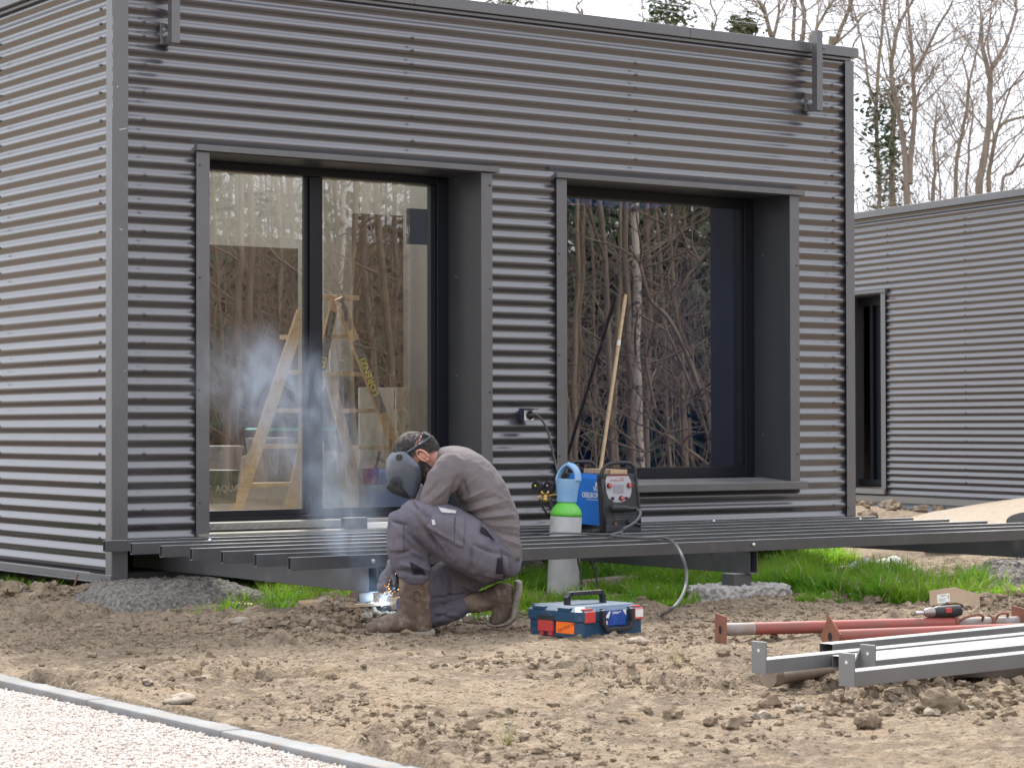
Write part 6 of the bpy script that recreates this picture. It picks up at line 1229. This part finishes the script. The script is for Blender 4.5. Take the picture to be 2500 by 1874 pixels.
for lab, pts, ly in (('ivy clad tree top over the roof with green clumps, left one', S2([(1100, 90), (1100, 30), (1060, -10), (1050, -60)]), 90), ('ivy clad tree top with dark green clumps over the middle of the roof', S2([(2100, 220), (2110, 120), (2095, 40), (2090, -60)]), 200)):
    T('ivy_tree', lab, [(pts, .09, .05), ([(pts[1][0], pts[1][1]+10), (pts[1][0]+26, pts[1][1]-18), (pts[1][0]+40, pts[1][1]-30)], .04, .02), ([(pts[1][0], pts[1][1]+10), (pts[1][0]-30, pts[1][1]-10)], .04, .02)], 44, 'ivy clad trees behind the roof', M['bark2'], 20+ly, .5, None, {0: (.55, ly, .24), 1: (.1, ly//2, .2), 2: (.1, ly//2, .2)})
T('ivy_tree', 'small olive green clump on a thin stem above the roof edge', [(S3([(395, 290), (400, 230), (405, 175), (410, 150)]), .04, .02), (S3([(400, 200), (440, 160)]), .02, .01), (S3([(400, 200), (375, 170)]), .02, .01)], 41, 'ivy clad trees behind the roof', M['bark2'], 33, .3, None, {0: (.75, 150, .13), 1: (.1, 90, .11), 2: (.1, 70, .11)})
# undergrowth at the foot of the trees behind the far cabin: one tangled mass
q = MB(); r = random.Random(5)
for i in range(130):
    px = r.uniform(2085, 2560); p = V(wp(px, 1043, r.uniform(34, 46))); p.z = .0; h = 3.2+2.3*r.random() if px < 2260 else 2.4+2.6*r.random()
    grow(q, p, Vector((r.uniform(-.3, .3), r.uniform(-.2, .2), 1)).normalized(), h, .022, 0, r, 7, .12, .3, .8, (4, 6), 2)
o = q.build('undergrowth', M['twig'], None, True); tag(o, kind='stuff')
# overhead wires
def wire(label, a, b, D0, D1, sag):
    A, B = V(wp(a[0], a[1], D0)), V(wp(b[0], b[1], D1)); A2 = A+(A-B)*.6; B2 = B+(B-A)*.6; q = MB()
    q.tube([A2.lerp(B2, t)-Vector((0, 0, sag*4*t*(1-t)-sag*.86)) for t in np.linspace(0, 1, 30)], .0055, 6); tag(q.build('overhead_wire', mat('wire', (.22, .23, .26), rough=.5), None, True), label, 'wire', 'overhead wires across the sky')
wire('uppermost overhead wire, seen only at the top right corner', (2300, 0), (2500, 24), 30, 29, .1)
wire('long overhead wire running from above the roof to the right edge', (1660, 17), (2500, 88), 31, 29, .25)
wire('faint overhead wire just under the long one above the ivy trees', (1900, 12), (2500, 70), 34, 32, .2)
wire('lowest faint overhead wire crossing the bare crowns', (1660, 36), (2500, 120), 33, 31, .3)

# ------------------------------------------------------------------ the wood in front of the cabin, seen mirrored in its glass
GY = .75
def mir(px, D, py=1043):
    p = wp(px, py, D); return Vector((p[0], GY-p[1], p[2]))
GW = 'bare trees of the wood mirrored in the window glass'
LW = 'bare tree of the wood opposite, seen mirrored in the window glass'
protos = []
for k_ in range(6):
    r = random.Random(100+k_); tr = MB(); cw_ = MB(); H = r.uniform(11, 14); p = Vector((0, 0, -.2)); lean = Vector((r.uniform(-.10, .10), r.uniform(-.08, .08), 1)); pts = []; rr_ = []
    for i in range(15): pts.append(Vector((lean.x*H*i/14+.12*mnoise.noise(Vector((i*.4, k_, 0))), lean.y*H*i/14+.12*mnoise.noise(Vector((i*.4, k_, 5))), -.2+H*i/14))); rr_.append((.036+.012*(k_ % 3))*(1-.75*i/14))
    tr.tube(pts, rr_, 8, 0, False)
    for _ in range(15):
        i = r.randrange(1, 13); dd = Vector((0, 0, .4))+perp(Vector((0, 0, 1)), r); grow(cw_, pts[i], dd.normalized(), r.uniform(1.0, 2.4), .016, 1, r, 6, .10, .35, .8, (3, 4), 2)
    t = thing('wood_tree', LW, 'tree', (0, 0, 0), 0, GW); tr.build('trunk', M['birch'] if k_ == 5 else (M['bark'], M['bark2'])[k_ % 2], t, True); cw_.build('crown', M['twig'], t, True); protos.append(t)
r = random.Random(77); used = set(); spots = []
# positions of the clearly readable trunks, then a loose fill
for px, D, k_ in ((1505, 27, 0), (1545, 29, 2), (1572, 26, 5), (1672, 33, 1), (1430, 27, 3), (1400, 30, 1), (1640, 38, 4), (548, 27, 2), (600, 30, 0), (650, 28, 4), (700, 33, 3), (560, 36, 1), (840, 29, 0), (880, 27, 3), (930, 31, 2), (980, 28, 1), (1020, 34, 4), (805, 35, 5)): spots.append((px+r.uniform(-4, 4), D, k_))
for _ in range(80): spots.append((r.uniform(430, 1900), r.uniform(34, 56), r.randrange(5)))
for px, D, k_ in spots:
    p = mir(px, D); t = protos[k_] if k_ not in used else dup(protos[k_], LW); used.add(k_); t.location = (p.x, p.y, g1(p.x, p.y)); t.rotation_euler = (0, 0, r.uniform(0, 6.28)); s_ = r.uniform(.75, 1.15); t.scale = (s_, s_, s_*r.uniform(.9, 1.15))
# the arched leaning limbs at the right of the mirrored view
tr = MB(); CL = lambda L: [mir(1380+.4222*a, 25.5, 460+.4222*b) for a, b in L]
for L, ra in (([(870, 1560), (860, 1450), (800, 1200), (700, 950), (590, 750), (490, 650), (455, 520), (430, 420), (380, 330)], .06), ([(830, 1450), (760, 1200), (650, 960), (560, 760), (540, 700)], .035), ([(600, 700), (700, 520), (850, 340), (950, 250)], .045), ([(690, 1560), (700, 1300), (740, 1120), (740, 900)], .035), ([(530, 1300), (480, 1080), (470, 900), (500, 760)], .03), ([(830, 1600), (700, 1500), (560, 1430), (420, 1600)], .035)):
    sp = smooth_path(CL(L), 5); tr.tube(sp, [ra*.55*(1-.6*i/len(sp)) for i in range(len(sp))], 7)
    for _ in range(7): i = r.randrange(2, len(sp)-2); grow(tr, sp[i], (Vector((0, 0, .5))+perp(Vector((0, 0, 1)), r)).normalized(), r.uniform(.5, 1.3), .012, 1, r, 6, .05, .4, .9, (2, 3), 2)
tag(tr.build('bent_tree', M['bark'], None, True), 'bent leaning tree of the wood, mirrored at the right of the right window', 'tree', GW)
q = MB(); r = random.Random(8)
for i in range(330):
    p = mir(r.uniform(430, 1900), r.uniform(25, 52)); p.z = g1(p.x, p.y)-.05
    grow(q, p, Vector((r.uniform(-.5, .5), r.uniform(-.4, .4), 1)).normalized(), r.uniform(1.6, 4.2), .007, 0, r, 6, .1, .4, .9, (3, 5), 2)
tag(q.build('brushwood', M['twig'], None, True), kind='stuff')
q = MB()
for i in range(95):
    p = mir(r.uniform(1250, 1950) if i % 3 else r.uniform(430, 1900), r.uniform(40, 58)); p.z = g1(p.x, p.y); H = r.uniform(3, 7)
    leaves_on(q, [p, p+Vector((0, 0, H*.5)), p+Vector((.3, 0, H))], 130, r, .9, .34)
tag(q.build('evergreen_thicket', M['ivy'], None), kind='stuff')
